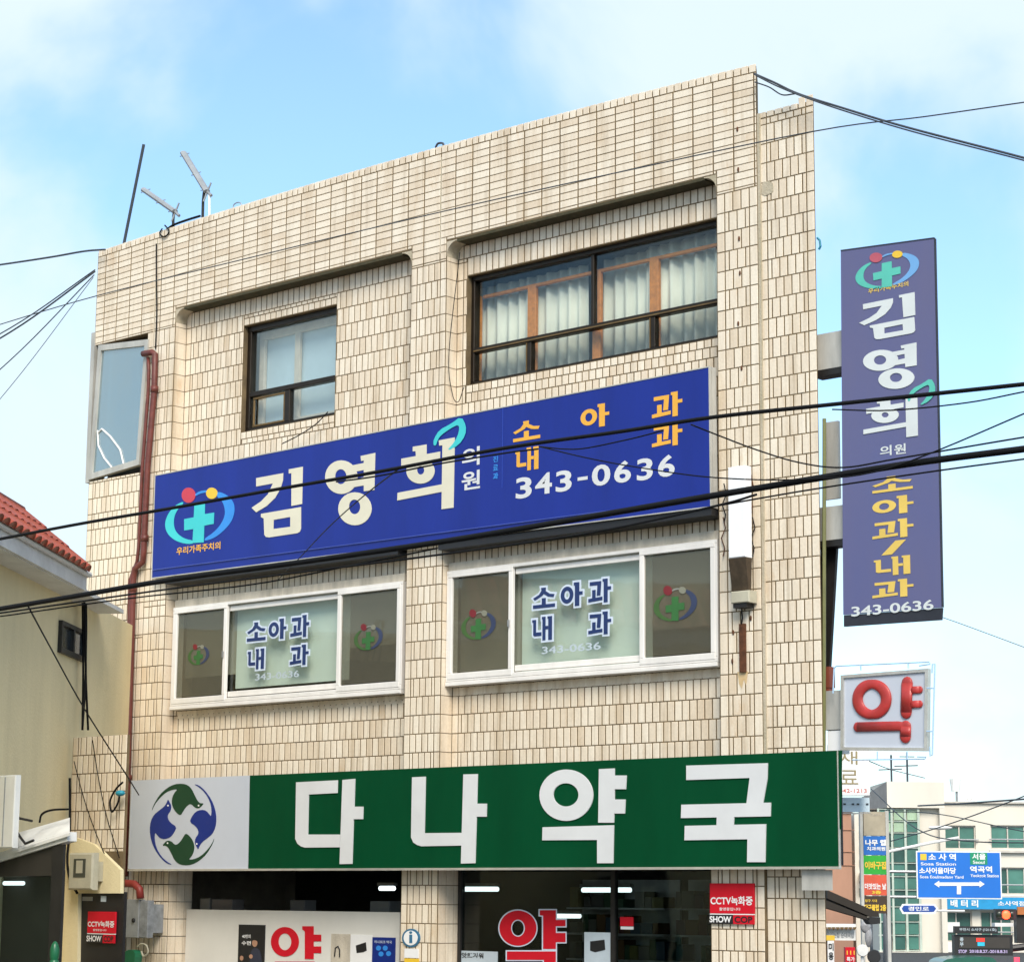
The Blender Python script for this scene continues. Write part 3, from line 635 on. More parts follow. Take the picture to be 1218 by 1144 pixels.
YEONG = [[ZD(ell(190, 463, 102, 106)), ZD(ell(187, 460, 36, 47))],
         [ZD([(312, 330), (404, 310), (398, 543), (332, 552), (332, 515), (255, 528), (270, 478), (332, 462), (332, 418), (282, 428), (262, 388), (332, 374), (332, 358), (315, 362)])],
         [ZD(ell(276, 662, 105, 104)), ZD(ell(274, 650, 36, 46))]]
HUI = [[ZD([(640, 272), (727, 257), (727, 322), (660, 336), (658, 300), (640, 300)])], [ZD([(568, 347), (813, 302), (811, 352), (568, 400)])],
       [ZD(ell(689, 425, 89, 79)), ZD(ell(690, 420, 23, 27))], [ZD([(545, 562), (825, 508), (825, 555), (543, 610)])], [ZD([(805, 232), (905, 213), (897, 655), (822, 665), (828, 262), (808, 265)])]]
LEAF = [[ZD(smooth([(770, 262), (772, 225), (808, 165), (880, 128), (945, 80), (976, 138), (972, 200), (930, 262), (850, 302), (905, 240), (932, 180), (932, 130), (880, 155), (817, 200), (797, 230), (786, 265)], 1))]]
def letter(parent, glyph, y, mt, th=.004, name='letter', conv=None, T=IDT):
    m_ = MB(T)
    for k_, loops in enumerate(glyph):
        m_.prism([(conv or (lambda p: loop_px(p, y)))(lp) for lp in loops], y - .0006 * k_, y + th)
    return obj(name, m_, M[mt], parent)
for gph in (KIM, YEONG, HUI): letter(bs, gph, YB - .006, 'cream', .005)
letter(bs, LEAF, YB - .010, 'cyan', .003, 'leaf_emblem')
def word(parent, items, y, mt, bold, name='letter', T=IDT, conv=at):
    for body, cxp, cyp, wp, hp in items:
        l = conv(cxp - wp / 2, cyp, y).x; r_ = conv(cxp + wp / 2, cyp, y).x; t_ = conv(cxp, cyp - hp / 2, y).z; bt = conv(cxp, cyp + hp / 2, y).z
        m_ = MB(T)
        if body in SYL: syllable(m_, body, l, r_, bt, t_, y)
        else: m_.text(body, l, r_, bt, t_, y, bold)
        obj(name, m_, M[mt], parent)
word(bs, [('의', 560, 543, 21, 22), ('원', 560, 571, 22, 22)], YB - .004, 'letwhite', .02)
word(bs, [('우리가족주치의', 236, 652, 52, 9)], YB - .004, 'orange', .02, 'caption')
word(bs, [('소', 626.5, 512, 32, 23), ('아', 707.5, 495, 34, 27), ('과', 793.5, 482, 36, 29), ('내', 627, 546, 28, 27), ('과', 793.5, 517, 36, 28)], YB - .004, 'orange', .04)
word(bs, [('3', 623, 580, 19, 25), ('4', 646.5, 575, 20, 25), ('3', 670.5, 572, 19, 25), ('-', 693, 569, 12, 4), ('0', 715, 565, 22, 25), ('6', 740.5, 561, 20, 26), ('3', 767, 558, 19, 26), ('6', 792.5, 554, 20, 26)], YB - .004, 'letwhite', .025, 'digit')
word(bs, [('진', 589.5, 546, 6, 7), ('료', 589.5, 556, 6, 7), ('과', 589.5, 566, 6, 7)], YB - .004, 'skyblue', .02, 'caption')

# ---- green pharmacy sign
YG = -.20
gs = thing('pharmacy_sign', (-5, YG, 2.55), 'long dark green pharmacy sign with big white letters and a white bird emblem panel', 'sign')
qg = loop_px([(157, 928), (1000, 892), (998, 1032), (153, 1033)], YG)
dv = [(at(297, 922, YG).x, at(297, 922, YG).z), (at(295, 1033, YG).x, at(295, 1033, YG).z)]
m = MB(); m.prism([[qg[0], dv[0], dv[1], qg[3]]], YG, YG + .03); obj('white_face', m, M['facewhite'], gs)
m = MB(); m.prism([[(dv[0][0] + .003, dv[0][1]), qg[1], qg[2], (dv[1][0] + .003, dv[1][1])]], YG, YG + .03); obj('green_face', m, M['green'], gs)
m = MB(); zt_, zb_ = qg[0][1] - .01, qg[3][1] + .01
extr(m, [(qg[0][0], YG + .031), (qg[1][0] - .01, YG + .031), (qg[1][0] - .22, -.012), (qg[0][0], -.012)], zb_, zt_); obj('case', m, M['signdark'], gs)
m = MB(); m.box(qg[3][0] - .01, qg[2][0] + .01, YG - .012, YG + .025, qg[3][1] - .028, qg[3][1] - .002); m.box(qg[0][0] - .012, qg[0][0] - .001, YG - .008, YG + .02, qg[3][1], qg[0][1]); m.box(qg[2][0] + .002, qg[2][0] + .014, YG - .008, YG + .02, qg[2][1], qg[1][1]); obj('trim', m, M['chrome'], gs)
ZA = lambda p: zpx(p, 140, 880, 2.9)
ZB = lambda p: zpx(p, 500, 880, 2.388)
DA = [[ZA([(615, 145), (758, 138), (757, 182), (658, 187), (655, 325), (766, 325), (766, 369), (645, 370), (632, 366), (620, 357), (612, 340)])], [ZA([(775, 137), (818, 133), (815, 229), (846, 229), (845, 272), (813, 272), (808, 426), (765, 427)])]]
NA = [[[(490, 924), (506, 923.3), (504.6, 990.4), (549.4, 990), (548.6, 1005.2), (501, 1006), (496, 1004.5), (491.5, 1001.5), (488.8, 995.5)]], [ZB([(122, 97), (162, 96), (160, 180), (188, 180), (187, 217), (159, 217), (155, 349), (115, 350)])]]
YAK = [[ZB(ell(414, 156, 76, 73, 40)), ZB(ell(413, 155, 36, 33, 32))], [ZB([(507, 82), (551, 80), (551, 100), (585, 100), (583, 139), (551, 139), (551, 168), (582, 168), (580, 208), (550, 208), (549, 234), (505, 234)])], [ZB([(347, 247), (549, 241), (547, 349), (502, 349), (502, 283), (346, 284)])]]
GUK = [[ZB([(755, 72), (986, 65), (985, 110), (973, 178), (926, 179), (935, 107), (755, 113)])], [ZB([(741, 183), (995, 177), (994, 216), (740, 221)])], [ZB([(842, 216), (891, 216), (889, 243), (841, 243)])], [ZB([(751, 243), (981, 238), (979, 346), (928, 346), (929, 281), (750, 284)])]]
for gph in (DA, NA, YAK, GUK): letter(gs, gph, YG - .012, 'letwhite', .012)
ZF = lambda p: zpx(p, 150, 900, 7.627)
BIRD1 = [(230, 495), (245, 440), (300, 345), (370, 280), (440, 245), (510, 240), (560, 255), (595, 290), (620, 345), (648, 398), (672, 420), (705, 418), (680, 450), (655, 467), (620, 457), (598, 432), (575, 425), (540, 455), (515, 495), (492, 532), (455, 505), (425, 460), (412, 410), (420, 360), (440, 320), (467, 292), (420, 295), (360, 320), (300, 375), (255, 435)]
BIRD2 = [(612, 245), (660, 255), (715, 303), (772, 383), (807, 470), (820, 560), (810, 640), (780, 700), (730, 740), (690, 770), (665, 805), (653, 840), (640, 815), (622, 780), (628, 735), (655, 700), (655, 665), (630, 625), (575, 590), (595, 540), (630, 495), (680, 477), (725, 485), (755, 520), (770, 540), (776, 480), (760, 400), (715, 322), (660, 272)]
rot = lambda p: [(1032 - x, 1222 - y) for x, y in p]
for pts, mt in ((BIRD1, 'birdgreen'), (rot(BIRD1), 'birdgreen'), (BIRD2, 'birdblue'), (rot(BIRD2), 'birdblue')):
    letter(gs, [[ZF(smooth(pts, 1))]], YG - .004, mt, .003, 'bird_emblem')
for x, y in ((657, 440), (375, 780), (640, 787), (379, 440)): letter(gs, [[ZF(ell(x, y, 7, 8, 10))]], YG - .006, 'white', .003, 'bird_eye')
m = MB(); a = at(985, 1036, -.05); extr(m, [(a.x - .25, -.15), (a.x + .12, -.15), (a.x - .1, .0), (a.x - .25, .0)], 2.32, 2.52); obj('bracket', m, M['signside'], gs)

# ---- vertical banner sign at the corner
YV = .10
bn = thing('banner_sign', (.8, YV, 4.95), 'tall faded blue vertical clinic sign projecting from the building corner', 'sign')
qv = loop_px([(1000, 299), (1111, 284), (1120, 722), (1003, 731)], YV); qv2 = loop_px([(1003, 731.5), (1120, 722.5), (1119, 737), (1003, 745)], YV)
m = MB(); m.prism([qv], YV, YV + .025); obj('face', m, M['banner'], bn)
m = MB(); m.prism([qv2], YV + .01, YV + .035); m.prism([[(qv[1][0] + .002, qv[1][1]), (qv[1][0] + .012, qv[1][1]), (qv[2][0] + .012, qv[2][1]), (qv[2][0] + .002, qv[2][1])]], YV - .004, YV + .025); m.prism([[qv[0], qv[1], (qv[1][0], qv[1][1] + .014), (qv[0][0], qv[0][1] + .014)]], YV - .003, YV + .025); obj('trim', m, M['signdark'], bn)
COLV = [('left', M['mint']), ('right', M['fadedsky']), ('cross', M['mint']), ('arc', M['fadedsky']), ('red', mat('faded_red_vinyl', (.50, .10, .14), .5)), ('yellow', M['yellowv'])]
a = at(1018, 345, YV); b = at(1093, 300, YV); emblem(bn, a.x, b.x, at(1055, 342, YV).z, at(1055, 298, YV).z, YV - .004, COLV)
word(bn, [('우리가족주치의', 1056.5, 342, 48, 6)], YV - .004, 'yellowlet', .02, 'caption')
# the three big syllables reuse the shapes of the long sign, refitted
def refit(glyph, src_y, X0, X1, Z0, Z1):
    P_ = [loop_px(lp, src_y) for loops in glyph for lp in loops]
    xs_ = [p[0] for l_ in P_ for p in l_]; zs_ = [p[1] for l_ in P_ for p in l_]
    f_ = lambda p: (X0 + (p[0] - min(xs_)) / (max(xs_) - min(xs_)) * (X1 - X0), Z0 + (p[1] - min(zs_)) / (max(zs_) - min(zs_)) * (Z1 - Z0))
    return lambda lp: [f_(p) for p in loop_px(lp, src_y)]
for gph, (l, r_, t_, bt) in ((KIM, (1022, 1089, 354, 402)), (YEONG, (1027, 1091, 413, 464)), (HUI, (1027, 1092, 473, 523))):
    mid = (t_ + bt) / 2; c = (l + r_) / 2
    letter(bn, gph, YV - .006, 'palelet', .005, conv=refit(gph, YB, at(l, mid, YV).x, at(r_, mid, YV).x, at(c, bt, YV).z, at(c, t_, YV).z))
letter(bn, LEAF, YV - .010, 'mint', .003, 'leaf_emblem', conv=refit(LEAF, YB, at(1080, 465, YV).x, at(1113, 465, YV).x, at(1095, 482, YV).z, at(1095, 453, YV).z))
word(bn, [('의', 1053.5, 536, 14, 12), ('원', 1070.5, 534, 14, 12)], YV - .004, 'palelet', .02)
word(bn, [('소', 1061.5, 575, 48, 18), ('아', 1062, 601, 49, 21), ('과', 1062, 629, 49, 22), ('/', 1063, 651, 30, 16), ('내', 1061.5, 673, 44, 22), ('과', 1062, 700, 49, 21)], YV - .004, 'yellowlet', .045)
word(bn, [('343-0636', 1061.5, 723, 98, 12)], YV - .004, 'palelet', .02, 'phone_number')
for y0_, y1_ in ((392, 440), (598, 645)):
    a = at(976, y0_, YV + .06); b = at(1002, y1_, YV + .06); m = MB(); m.box(a.x - .1, b.x + .06, YV + .06, YV + .22, b.z + .04, a.z - .05); obj('bracket_box', m, M['signside'], bn)
    m = MB(); m.box(a.x - .1, b.x + .06, YV + .05, YV + .23, b.z - .03, b.z + .037); obj('bracket_arm', m, M['darkmetal'], bn)
a = at(979, 503, YV + .12); b = at(998, 598, YV + .12); m = MB(); m.box(a.x, b.x, YV + .12, YV + .16, b.z + .05, a.z); obj('back_plate', m, M['signside'], bn)

# ---- pharmacy blade sign
YK = .06
yk = thing('pharmacy_blade_sign', (.75, YK, 3.66), 'square white sign with one raised red syllable in a bright metal frame', 'sign')
qk = loop_px([(1001, 803), (1105, 795), (1104, 893), (1001, 892)], YK)
cx_ = sum(p[0] for p in qk) / 4; cz_ = sum(p[1] for p in qk) / 4
qi = [(cx_ + (p[0] - cx_) * .93, cz_ + (p[1] - cz_) * .92) for p in qk]
m = MB()
for i in range(4): j = (i + 1) % 4; m.prism([[qk[i], qk[j], qi[j], qi[i]]], YK - .02, YK + .035)
obj('frame', m, M['chrome'], yk)
m = MB(); m.prism([qi], YK, YK + .03); obj('face', m, M['facewhite'], yk)
ZK = lambda x, y: at(970 + x / 6.019, 770 + y / 6.019, YK)
def kp(x, y, dy=0.0): p = ZK(x, y); return (p.x, YK - .012 + dy, p.z)
m = MB(); FLAT = lambda a, b, c: Vector((a, YK - .012 + (b - YK + .012) * .32, c)); m.T = FLAT
ring = [kp(408 + 103 * math.cos(t), 370 + 108 * math.sin(t)) for t in [2 * math.pi * i / 36 for i in range(37)]]
vs_ = []; fs_ = []
for i in range(36):
    t = 2 * math.pi * i / 36; c_ = Vector(ring[i]); o_ = Vector((math.cos(t), 0, -math.sin(t))); hw_ = .045 + .019 * abs(math.cos(t))
    for k in range(10): q_ = 2 * math.pi * k / 10; vs_.append(tuple(c_ + o_ * hw_ * math.cos(q_) + Vector((0, hw_ * math.sin(q_), 0))))
    for k in range(10): fs_.append((i * 10 + k, i * 10 + (k + 1) % 10, ((i + 1) % 36) * 10 + (k + 1) % 10, ((i + 1) % 36) * 10 + k))
m.add(vs_, fs_); obj('red_letter', m, M['neonred'], yk, True)
def bar(pts, r):
    m_.tube([kp(*p) for p in pts], r, 10, True)
    for p in (pts[0], pts[-1]): q_ = kp(*p); m_.ball(q_, r, r * .8, r, 10, 6)
m_ = MB(FLAT); bar([(660, 255), (653, 462)], .066); bar([(680, 305), (750, 302)], .037); bar([(680, 408), (750, 404)], .037); obj('red_letter', m_, M['neonred'], yk, True)
m_ = MB(FLAT); bar([(305, 568), (600, 562), (640, 568), (650, 600), (648, 628)], .050); m_.tube([kp(649, 565), kp(648, 636)], .064, 10); m_.ball(kp(648, 638), .064, .05, .064, 10, 6); m_.ball(kp(649, 562), .064, .05, .055, 10, 6); obj('red_letter', m_, M['neonred'], yk, True)
m = MB()
def nz_(pts): m.tube([kp(x, y, -.03) for x, y in pts], .0075, 6)
nz_([(142, 330), (150, 150), (165, 135), (830, 105), (838, 120), (760, 132)]); nz_([(850, 185), (855, 120), (872, 118), (853, 770), (838, 778), (835, 710)]); nz_([(280, 805), (800, 798), (808, 785), (745, 782)])
for a_, b_ in (((340, 125), (342, 165)), ((680, 110), (682, 150)), ((812, 292), (868, 293)), ((812, 600), (860, 601)), ((460, 745), (460, 800)), ((672, 745), (672, 798))): nz_([a_, b_])
obj('neon_tube', m, M['neon'], yk)
a = at(978, 822, YK + .05); b = at(1001, 867, YK + .05); m = MB(); m.box(a.x, b.x + .03, YK + .04, YK + .2, b.z, a.z); obj('bracket_box', m, M['signside'], yk)
a = at(984, 869, YK + .05); b = at(1001, 896, YK + .05); m = MB(); m.box(a.x, b.x + .03, YK + .05, YK + .15, b.z, a.z); obj('connector_box', m, M['white'], yk)
m = MB(); a = at(978, 793, .12); b = at(987, 822, .12); m.box(a.x, b.x, .12, .22, b.z + .04, a.z); m.box(a.x, b.x - .01, .125, .215, b.z, b.z + .038)
tag(obj('alarm_box', m, mat('brick_red_box', (.22, .05, .025), .6)), 'small brick red box beside the square red syllable sign', 'box')
m = MB(); a = at(981.5, 560, .08); b = at(980, 895, .08); m.tube([(a.x, .08, a.z + .55), (b.x, .08, b.z)], .02, 8)
tag(obj('conduit_pipe', m, mat('olive_pipe', (.19, .19, .07), .5)), 'thin olive conduit running down the right corner of the tiled building', 'pipe')
m = MB(); m.prism([loop_px([(976, 645), (995, 648), (986, 802), (976, 802)], .3)], .3, .34)
tag(obj('side_flashing', m, M['darkmetal']), 'dark tapered metal flashing at the right edge of the building below the vertical sign', 'flashing')
m = MB(); lp = [at(x, y, .1) for x, y in ((972, 283), (975, 286), (976, 293), (974, 297))]; m.tube([tuple(v) for v in lp], .012, 6); 
tag(obj('cable_hook', m, mat('teal_plastic', (.02, .25, .35), .5)), 'small teal hook on the right edge of the pier', 'hook')

# ---- white light box on the right pilaster
lb = thing('light_box', (-.8, -.3, 5.3), 'narrow white light box sign on the right pilaster with a brown underside', 'sign')
a = at(865.5, 556, -.24); b = at(887, 662, -.24)
m = MB(); m.bbox(a.x, b.x, -.24, -.13, b.z, a.z, .01); obj('case', m, mat('bright_white_plastic', (.85, .86, .88), .35, var=.03), lb)
m = MB(); zz = b.z
c = [at(872, 703, -.08), at(892, 703, -.08)]
m.add([(a.x, -.24, zz - .003), (b.x, -.24, zz - .003), (b.x, -.13, zz - .003), (a.x, -.13, zz - .003), (c[0].x, -.10, c[0].z), (c[1].x, -.10, c[1].z), (c[1].x, -.06, c[1].z), (c[0].x, -.06, c[0].z)], [(0, 1, 5, 4), (1, 2, 6, 5), (2, 3, 7, 6), (3, 0, 4, 7), (0, 3, 2, 1), (4, 5, 6, 7)])
obj('underside', m, mat('brown_grime_metal', (.10, .068, .04), .7, var=.3, scale=9), lb)
m = MB(); a = at(871, 704, -.12); b = at(893, 716, -.12); m.bbox(a.x, b.x, -.15, -.01, b.z, a.z, .01); obj('end_cap', m, M['beigebox'], lb)
m = MB(); a = at(874, 717, -.1); b = at(890, 722, -.1); m.box(a.x, b.x, -.13, -.01, b.z, a.z); obj('clamp', m, M['darkmetal'], lb)
m = MB(); a = at(879.5, 742, -.02); b = at(887, 799, -.02); m.box(a.x, b.x, -.03, -.003, b.z, a.z); obj('mounting_bar', m, M['rust'], lb)
m = MB(); lp = [at(x, y, -.03) for x, y in ((882, 722), (883, 735), (882, 742))]; m.tube([tuple(v) for v in lp], .008, 6); obj('lead', m, M['cable'], lb)
for i, (xx, yy) in enumerate(((861, 600), (893, 590), (895, 640), (860, 640))):
    m = MB(); lp = [at(xx + dx, yy + dy, -.03) for dx, dy in ((0, -25), (3, -12), (-2, 0), (2, 12), (0, 22))]; m.tube([tuple(v) for v in lp], .007, 5); obj('wire_tie', m, M['rust'] if i % 2 else M['cable'], lb)

# ================================================================ pipes and roof things
def cat(pts, n=6):           # Catmull-Rom through points
    pts = [Vector(p) for p in pts]; out = []
    P = [pts[0] * 2 - pts[1]] + pts + [pts[-1] * 2 - pts[-2]]
    for i in range(1, len(P) - 2):
        a, b, c, d = P[i - 1:i + 3]
        for k in range(n):
            t = k / n; out.append(.5 * ((2 * b) + (c - a) * t + (2 * a - 5 * b + 4 * c - d) * t * t + (3 * b - a - 3 * c + d) * t ** 3))
    return out + [pts[-1]]
def pxl(pts, y): return [at(a, b, y) for a, b in pts]
m = MB(); m.tube(pxl([(170, 421), (181, 419), (184.5, 421), (183.5, 464), (175.5, 555), (171, 655), (170, 668), (160.5, 676), (158.5, 690), (156, 778), (151.5, 927), (149, 1042)], -.07), .042, 10)
for px, py in ((183.7, 463), (172, 640), (158, 700), (152, 925)): p = at(px, py, -.07); m.tube([p + Vector((0, 0, -.04)), p + Vector((0, 0, .04))], .055, 10)
tag(obj('drain_pipe', m, M['pipe'], None, True), 'oxide red drain pipe stepping down the left pilaster', 'pipe')
m = MB(); m.tube(pxl([(176, 425), (177, 440), (176, 470), (169, 560), (165, 650), (163, 668), (154.5, 690), (152.5, 780), (148.5, 920)], -.05), .024, 8)
tag(obj('drain_pipe', m, M['pipe'], None, True), 'thinner red pipe running alongside on the left of the red drain pipe', 'pipe')
m = MB(); m.tube(pxl([(140, 1051), (150, 1050), (160, 1051), (166, 1057), (167, 1068)], -.3), .05, 10)
tag(obj('pipe_elbow', m, mat('bright_red_pipe', (.30, .035, .025), .5, var=.2, scale=8), None, True), 'red pipe elbow above the grey meter cabinet', 'pipe')
# antennas
m = MB(); m.tube(pxl([(147, 292), (171, 172)], .5), .022, 8); tag(obj('mast', m, M['cable2']), 'bare dark pole leaning on the roof left of both antennas', 'pole')
def antenna(p0, p1, mast, label):
    a = at(*p0, .6); b = at(*p1, .6); t_ = thing('antenna', tuple(at(*mast[-1], .6)), label, 'antenna', 'antennas on the roof edge')
    d = (b - a); u = Vector((0, 0, 1)); m_ = MB(); m_.tube([a, b], .055, 8, sy=.7); obj('boom', m_, M['greybox'], t_)
    m_ = MB(); m_.tube([at(*q_, .6) for q_ in mast], .02, 8); obj('mast', m_, M['darkmetal'], t_)
    for f_ in (.06, .55, .94):
        c_ = a + d * f_; m_ = MB(); m_.tube([c_ + Vector((-.0, -.08, -.04)), c_ + Vector((0, .08, .05))], .008, 6); obj('element', m_, M['steel'], t_)
    c_ = b; m_ = MB(); m_.tube([c_ + Vector((-.12, 0, .1)), c_ + Vector((.1, 0, -.08))], .022, 6); m_.tube([c_ + Vector((.06, .02, .12)), c_ + Vector((-.04, -.02, -.14))], .014, 6); obj('bracket', m_, M['steel'], t_)
antenna((171, 226), (208, 252), [(207, 252), (206, 262), (206, 275)], 'shorter grey antenna boom low on the roof edge')
antenna((218, 182), (246, 228), [(243, 226), (241.5, 240), (241, 262)], 'longer grey antenna boom raised on a mast')
m = MB(); m.tube([at(249, 230, .6), at(249, 258, .6)], .018, 6); tag(obj('mast', m, M['white']), 'short white pole beside the raised antenna', 'pole')
def wire(pts, y, r, label, mt='cable', name='cable', n=6):
    m_ = MB(); P_ = [at(p[0], p[1], p[2] if len(p) > 2 else y) for p in pts]
    m_.tube(cat(P_, n), r * (.72 if y < -8 else 1), 6); return tag(obj(name, m_, M[mt], None, True), label, 'cable')
wire([(176, 283), (183, 285), (188, 280), (196, 275), (206, 268), (222, 262), (238, 257)], .03, .016, 'loose dark cable lying along the roof edge under the antennas')
wire([(193, 272), (190, 278), (196, 282), (201, 275), (196, 268)], -.02, .01, 'small coil of cable on the roof edge below the short antenna')
wire([(278, 250), (278, 244), (283, 241), (287, 243), (286, 250)], .1, .008, 'tiny wire loop standing on the parapet right of the antennas', 'steel')
wire([(518, 176), (521, 171), (527, 171), (527, 177)], .1, .014, 'small dark loop on the parapet above the centre pilaster', 'cable2')

# ================================================================ ground floor things
YS = .30
m = MB(); a = at(222, 1081, YS); b = at(471, 1144, YS); m.box(a.x, b.x + .05, YS, YS + .05, .14, a.z)
wp = tag(obj('white_partition', m, M['panel']), 'white panel partition under the left half of the green sign', 'panel')
def slab(name, px0, py0, px1, py1, y, mt, label, cat_, th=.012, parent=None):
    a = at(px0, py0, y); b = at(px1, py1, y); m_ = MB(); m_.box(a.x, b.x, y, y + th, b.z, a.z); o_ = obj(name, m_, M[mt], parent)
    if label: tag(o_, label, cat_)
    return o_
def yak_letter(nm, ring, stem, low, y, label, outline):
    t_ = thing(nm, tuple(at(ring[0], 1180, y)), label, 'lettering')
    (cx0, cy0, rx, ry, ix, iy) = ring
    letter(t_, [[ell(cx0, cy0, rx, ry, 36), ell(cx0, cy0, ix, iy, 28)], [stem], [low]], y - .004, 'red', .003, 'red_syllable')
    if outline: letter(t_, [[ell(cx0, cy0, rx + 1.5, ry + 1.5, 36), ell(cx0, cy0, ix - 1.3, iy - 1.3, 28)], [offs(stem, 1.5)], [offs(low, 1.5)]], y - .0005, 'halo', .0015, 'white_outline')
yak_letter('panel_lettering', (338.8, 1119.5, 16.7, 17.6, 7.6, 10), [(359.5, 1101), (373, 1101), (373, 1111), (382, 1111), (382, 1119), (373, 1119), (373, 1125), (382, 1125), (382, 1133), (373, 1133), (373, 1140), (362.5, 1140), (362.5, 1107), (359.5, 1105)], [(327, 1143), (374, 1143), (374, 1185), (361, 1185), (361, 1155), (327, 1155)], YS - .002, 'red syllable printed on the white panel partition', False)
slab('poster', 284, 1099, 313, 1180, YS - .012, 'black', 'black poster with a small suited figure on the white partition', 'poster')
po = bpy.data.objects['poster']
m = MB(); m.prism([loop_px(smooth([(296, 1150), (298, 1132), (301, 1127), (306, 1127), (310, 1131), (312, 1150)], 1), YS - .014)], YS - .0145, YS - .0125); obj('printed_suit', m, mat('navy_print', (.03, .035, .06), .5), po)
m = MB(); m.prism([loop_px(ell(303, 1121, 3.2, 4.6, 14), YS - .014)], YS - .0145, YS - .0125); m.prism([loop_px(ell(298.5, 1137, 2.2, 2.6, 10), YS - .014)], YS - .0165, YS - .0148); m.prism([loop_px(ell(287.5, 1139, 2.2, 3, 10), YS - .014)], YS - .0165, YS - .0148); obj('printed_skin', m, mat('skin_print', (.45, .25, .16), .6), po)
m = MB(); m.prism([loop_px(smooth([(299.5, 1120), (300, 1115.5), (303.5, 1114.5), (307, 1116.5), (306.8, 1121), (305.5, 1118), (301, 1117.5)], 1), YS - .014)], YS - .016, YS - .0148); obj('printed_hair', m, M['black'], po)
m = MB(); 
for body, cxp, cyp, wp_, hp_ in (('40번의', 283 + 11, 1113, 10, 4.5), ('수면', 283 + 11, 1121, 11, 5)):
    m.text(body, at(cxp - wp_ / 2, cyp, YS).x, at(cxp + wp_ / 2, cyp, YS).x, at(cxp, cyp + hp_ / 2, YS).z, at(cxp, cyp - hp_ / 2, YS).z, YS - .0145, .02)
obj('printed_text', m, M['white'], po)
slab('poster', 394, 1110, 415, 1180, YS - .010, 'sillm', 'pale beige poster right of the red syllable on the partition', 'poster')
slab('poster', 417, 1111, 441, 1180, YS - .010, 'white', 'white poster with a black product picture beside the blue poster', 'poster')
p2 = bpy.data.objects['poster.002']
m = MB(); m.prism([loop_px([(424, 1124), (436, 1120), (437, 1130), (433, 1132), (425, 1133)], YS)], YS - .012, YS - .0105); obj('printed_product', m, M['black'], p2)
p1 = bpy.data.objects['poster.001']; m = MB(); m.tube(pxl([(398, 1137), (399, 1127), (402, 1125), (404, 1129), (404, 1138)], YS - .012), .01, 6); obj('printed_handle', m, M['black'], p1)
slab('poster', 443, 1114, 469, 1180, YS - .010, 'birdblue', 'dark blue poster with round icons next to the centre column', 'poster')
p3 = bpy.data.objects['poster.003']
for cxp, cyp in ((451, 1127), (459, 1127), (454, 1134), (463, 1133.5)):
    m = MB(); m.prism([loop_px(ell(cxp, cyp, 3, 3, 14), YS)], YS - .0125, YS - .0105); obj('printed_icon', m, M['skyblue'], p3)
m = MB(); m.text('캐시워크 약국', at(446, 1120, YS).x, at(467, 1120, YS).x, at(456, 1121.5, YS).z, at(456, 1118, YS).z, YS - .0125, .01); obj('printed_text', m, M['halo'], p3)
for i, (px0, px1, py0) in enumerate(((238, 249, 1068), (252, 276, 1069), (345, 362, 1070), (440, 463, 1071))):
    a = at(px0, py0, .42); b = at(px1, 1081, .42); m = MB(); m.bbox(a.x, b.x, .42, .62, at(222, 1081, YS).z - .02, a.z, .006)
    tag(obj('carton', m, mat('carton%d' % i, [(.20, .19, .17), (.16, .14, .13), (.10, .10, .10), (.13, .14, .14)][i], .8)), ['pale carton at the left end above the white partition', 'wider carton next to the left end above the white partition', 'dark carton above the middle of the white partition', 'grey carton above the right end of the white partition'][i], 'carton', 'cartons stored above the partition')
# right-hand shop glazing
a = at(535, 1040, .34); b = at(848, 1144, .34)
sg = thing('shop_window', (-3.4, .34, .14), 'dark glazed pharmacy shopfront under the right half of the green sign', 'shop window')
m = MB(); m.box(RR[0] + .02, -1.43, .33, .40, 2.62, 2.70); m.box(RR[0] + .014, RR[0] + .06, .33, .40, .14, 2.619); m.box(-1.47, -1.43, .33, .40, .14, 2.619)
xm = at(729, 1090, .34).x; m.box(xm - .03, xm + .03, .335, .395, .14, 2.619); obj('frame', m, M['darkmetal'], sg)
m = MB(); m.box(RR[0] + .061, xm - .031, .36, .368, .14, 2.619); obj('pane', m, M['shopglass'], sg)
m = MB(); m.box(xm + .031, -1.471, .36, .368, .14, 2.619); obj('pane', m, M['shopglass'], sg)
yak_letter('window_lettering', (616, 1103.3, 22, 20.9, 8.3, 10.2), [(642, 1082), (661, 1082), (661, 1093.5), (672.5, 1093.5), (672.5, 1101), (661, 1101), (661, 1109), (672.5, 1109), (672.5, 1120), (661, 1120), (661, 1128), (646, 1128), (646, 1088.5), (642, 1088)], [(603, 1131), (661, 1131), (661, 1178), (647, 1178), (647, 1141), (603, 1141)], .352, 'red syllable with a white outline on the dark shop glass', True)
for (px0, px1, py, y, lab) in ((541, 592, 1057, 1.2, 'fluorescent tube glowing at the left inside the pharmacy'), (693, 729, 1058, 1.6, 'fluorescent tube glowing in the middle of the pharmacy'), (734, 750, 1058, 1.6, 'short stretch of glowing tube right of the shop mullion'), (452, 469, 1056, 1.2, 'glowing tube end above the white partition by the centre column'), (655, 690, 1089, 3.0, 'dimmer tube deep in the pharmacy behind the red syllable')):
    a = at(px0, py, y); b = at(px1, py, y); m = MB(); m.tube([a, b], .028, 8); tl = thing('tube_light', tuple(a), lab, 'lamp', 'tube lights in the pharmacy'); obj('tube', m, M['tubelight'], tl)
    m = MB(); m.box(a.x - .02, b.x + .02, y - .035, y + .035, a.z + .03, a.z + .07); obj('fitting', m, M['greybox'], tl)
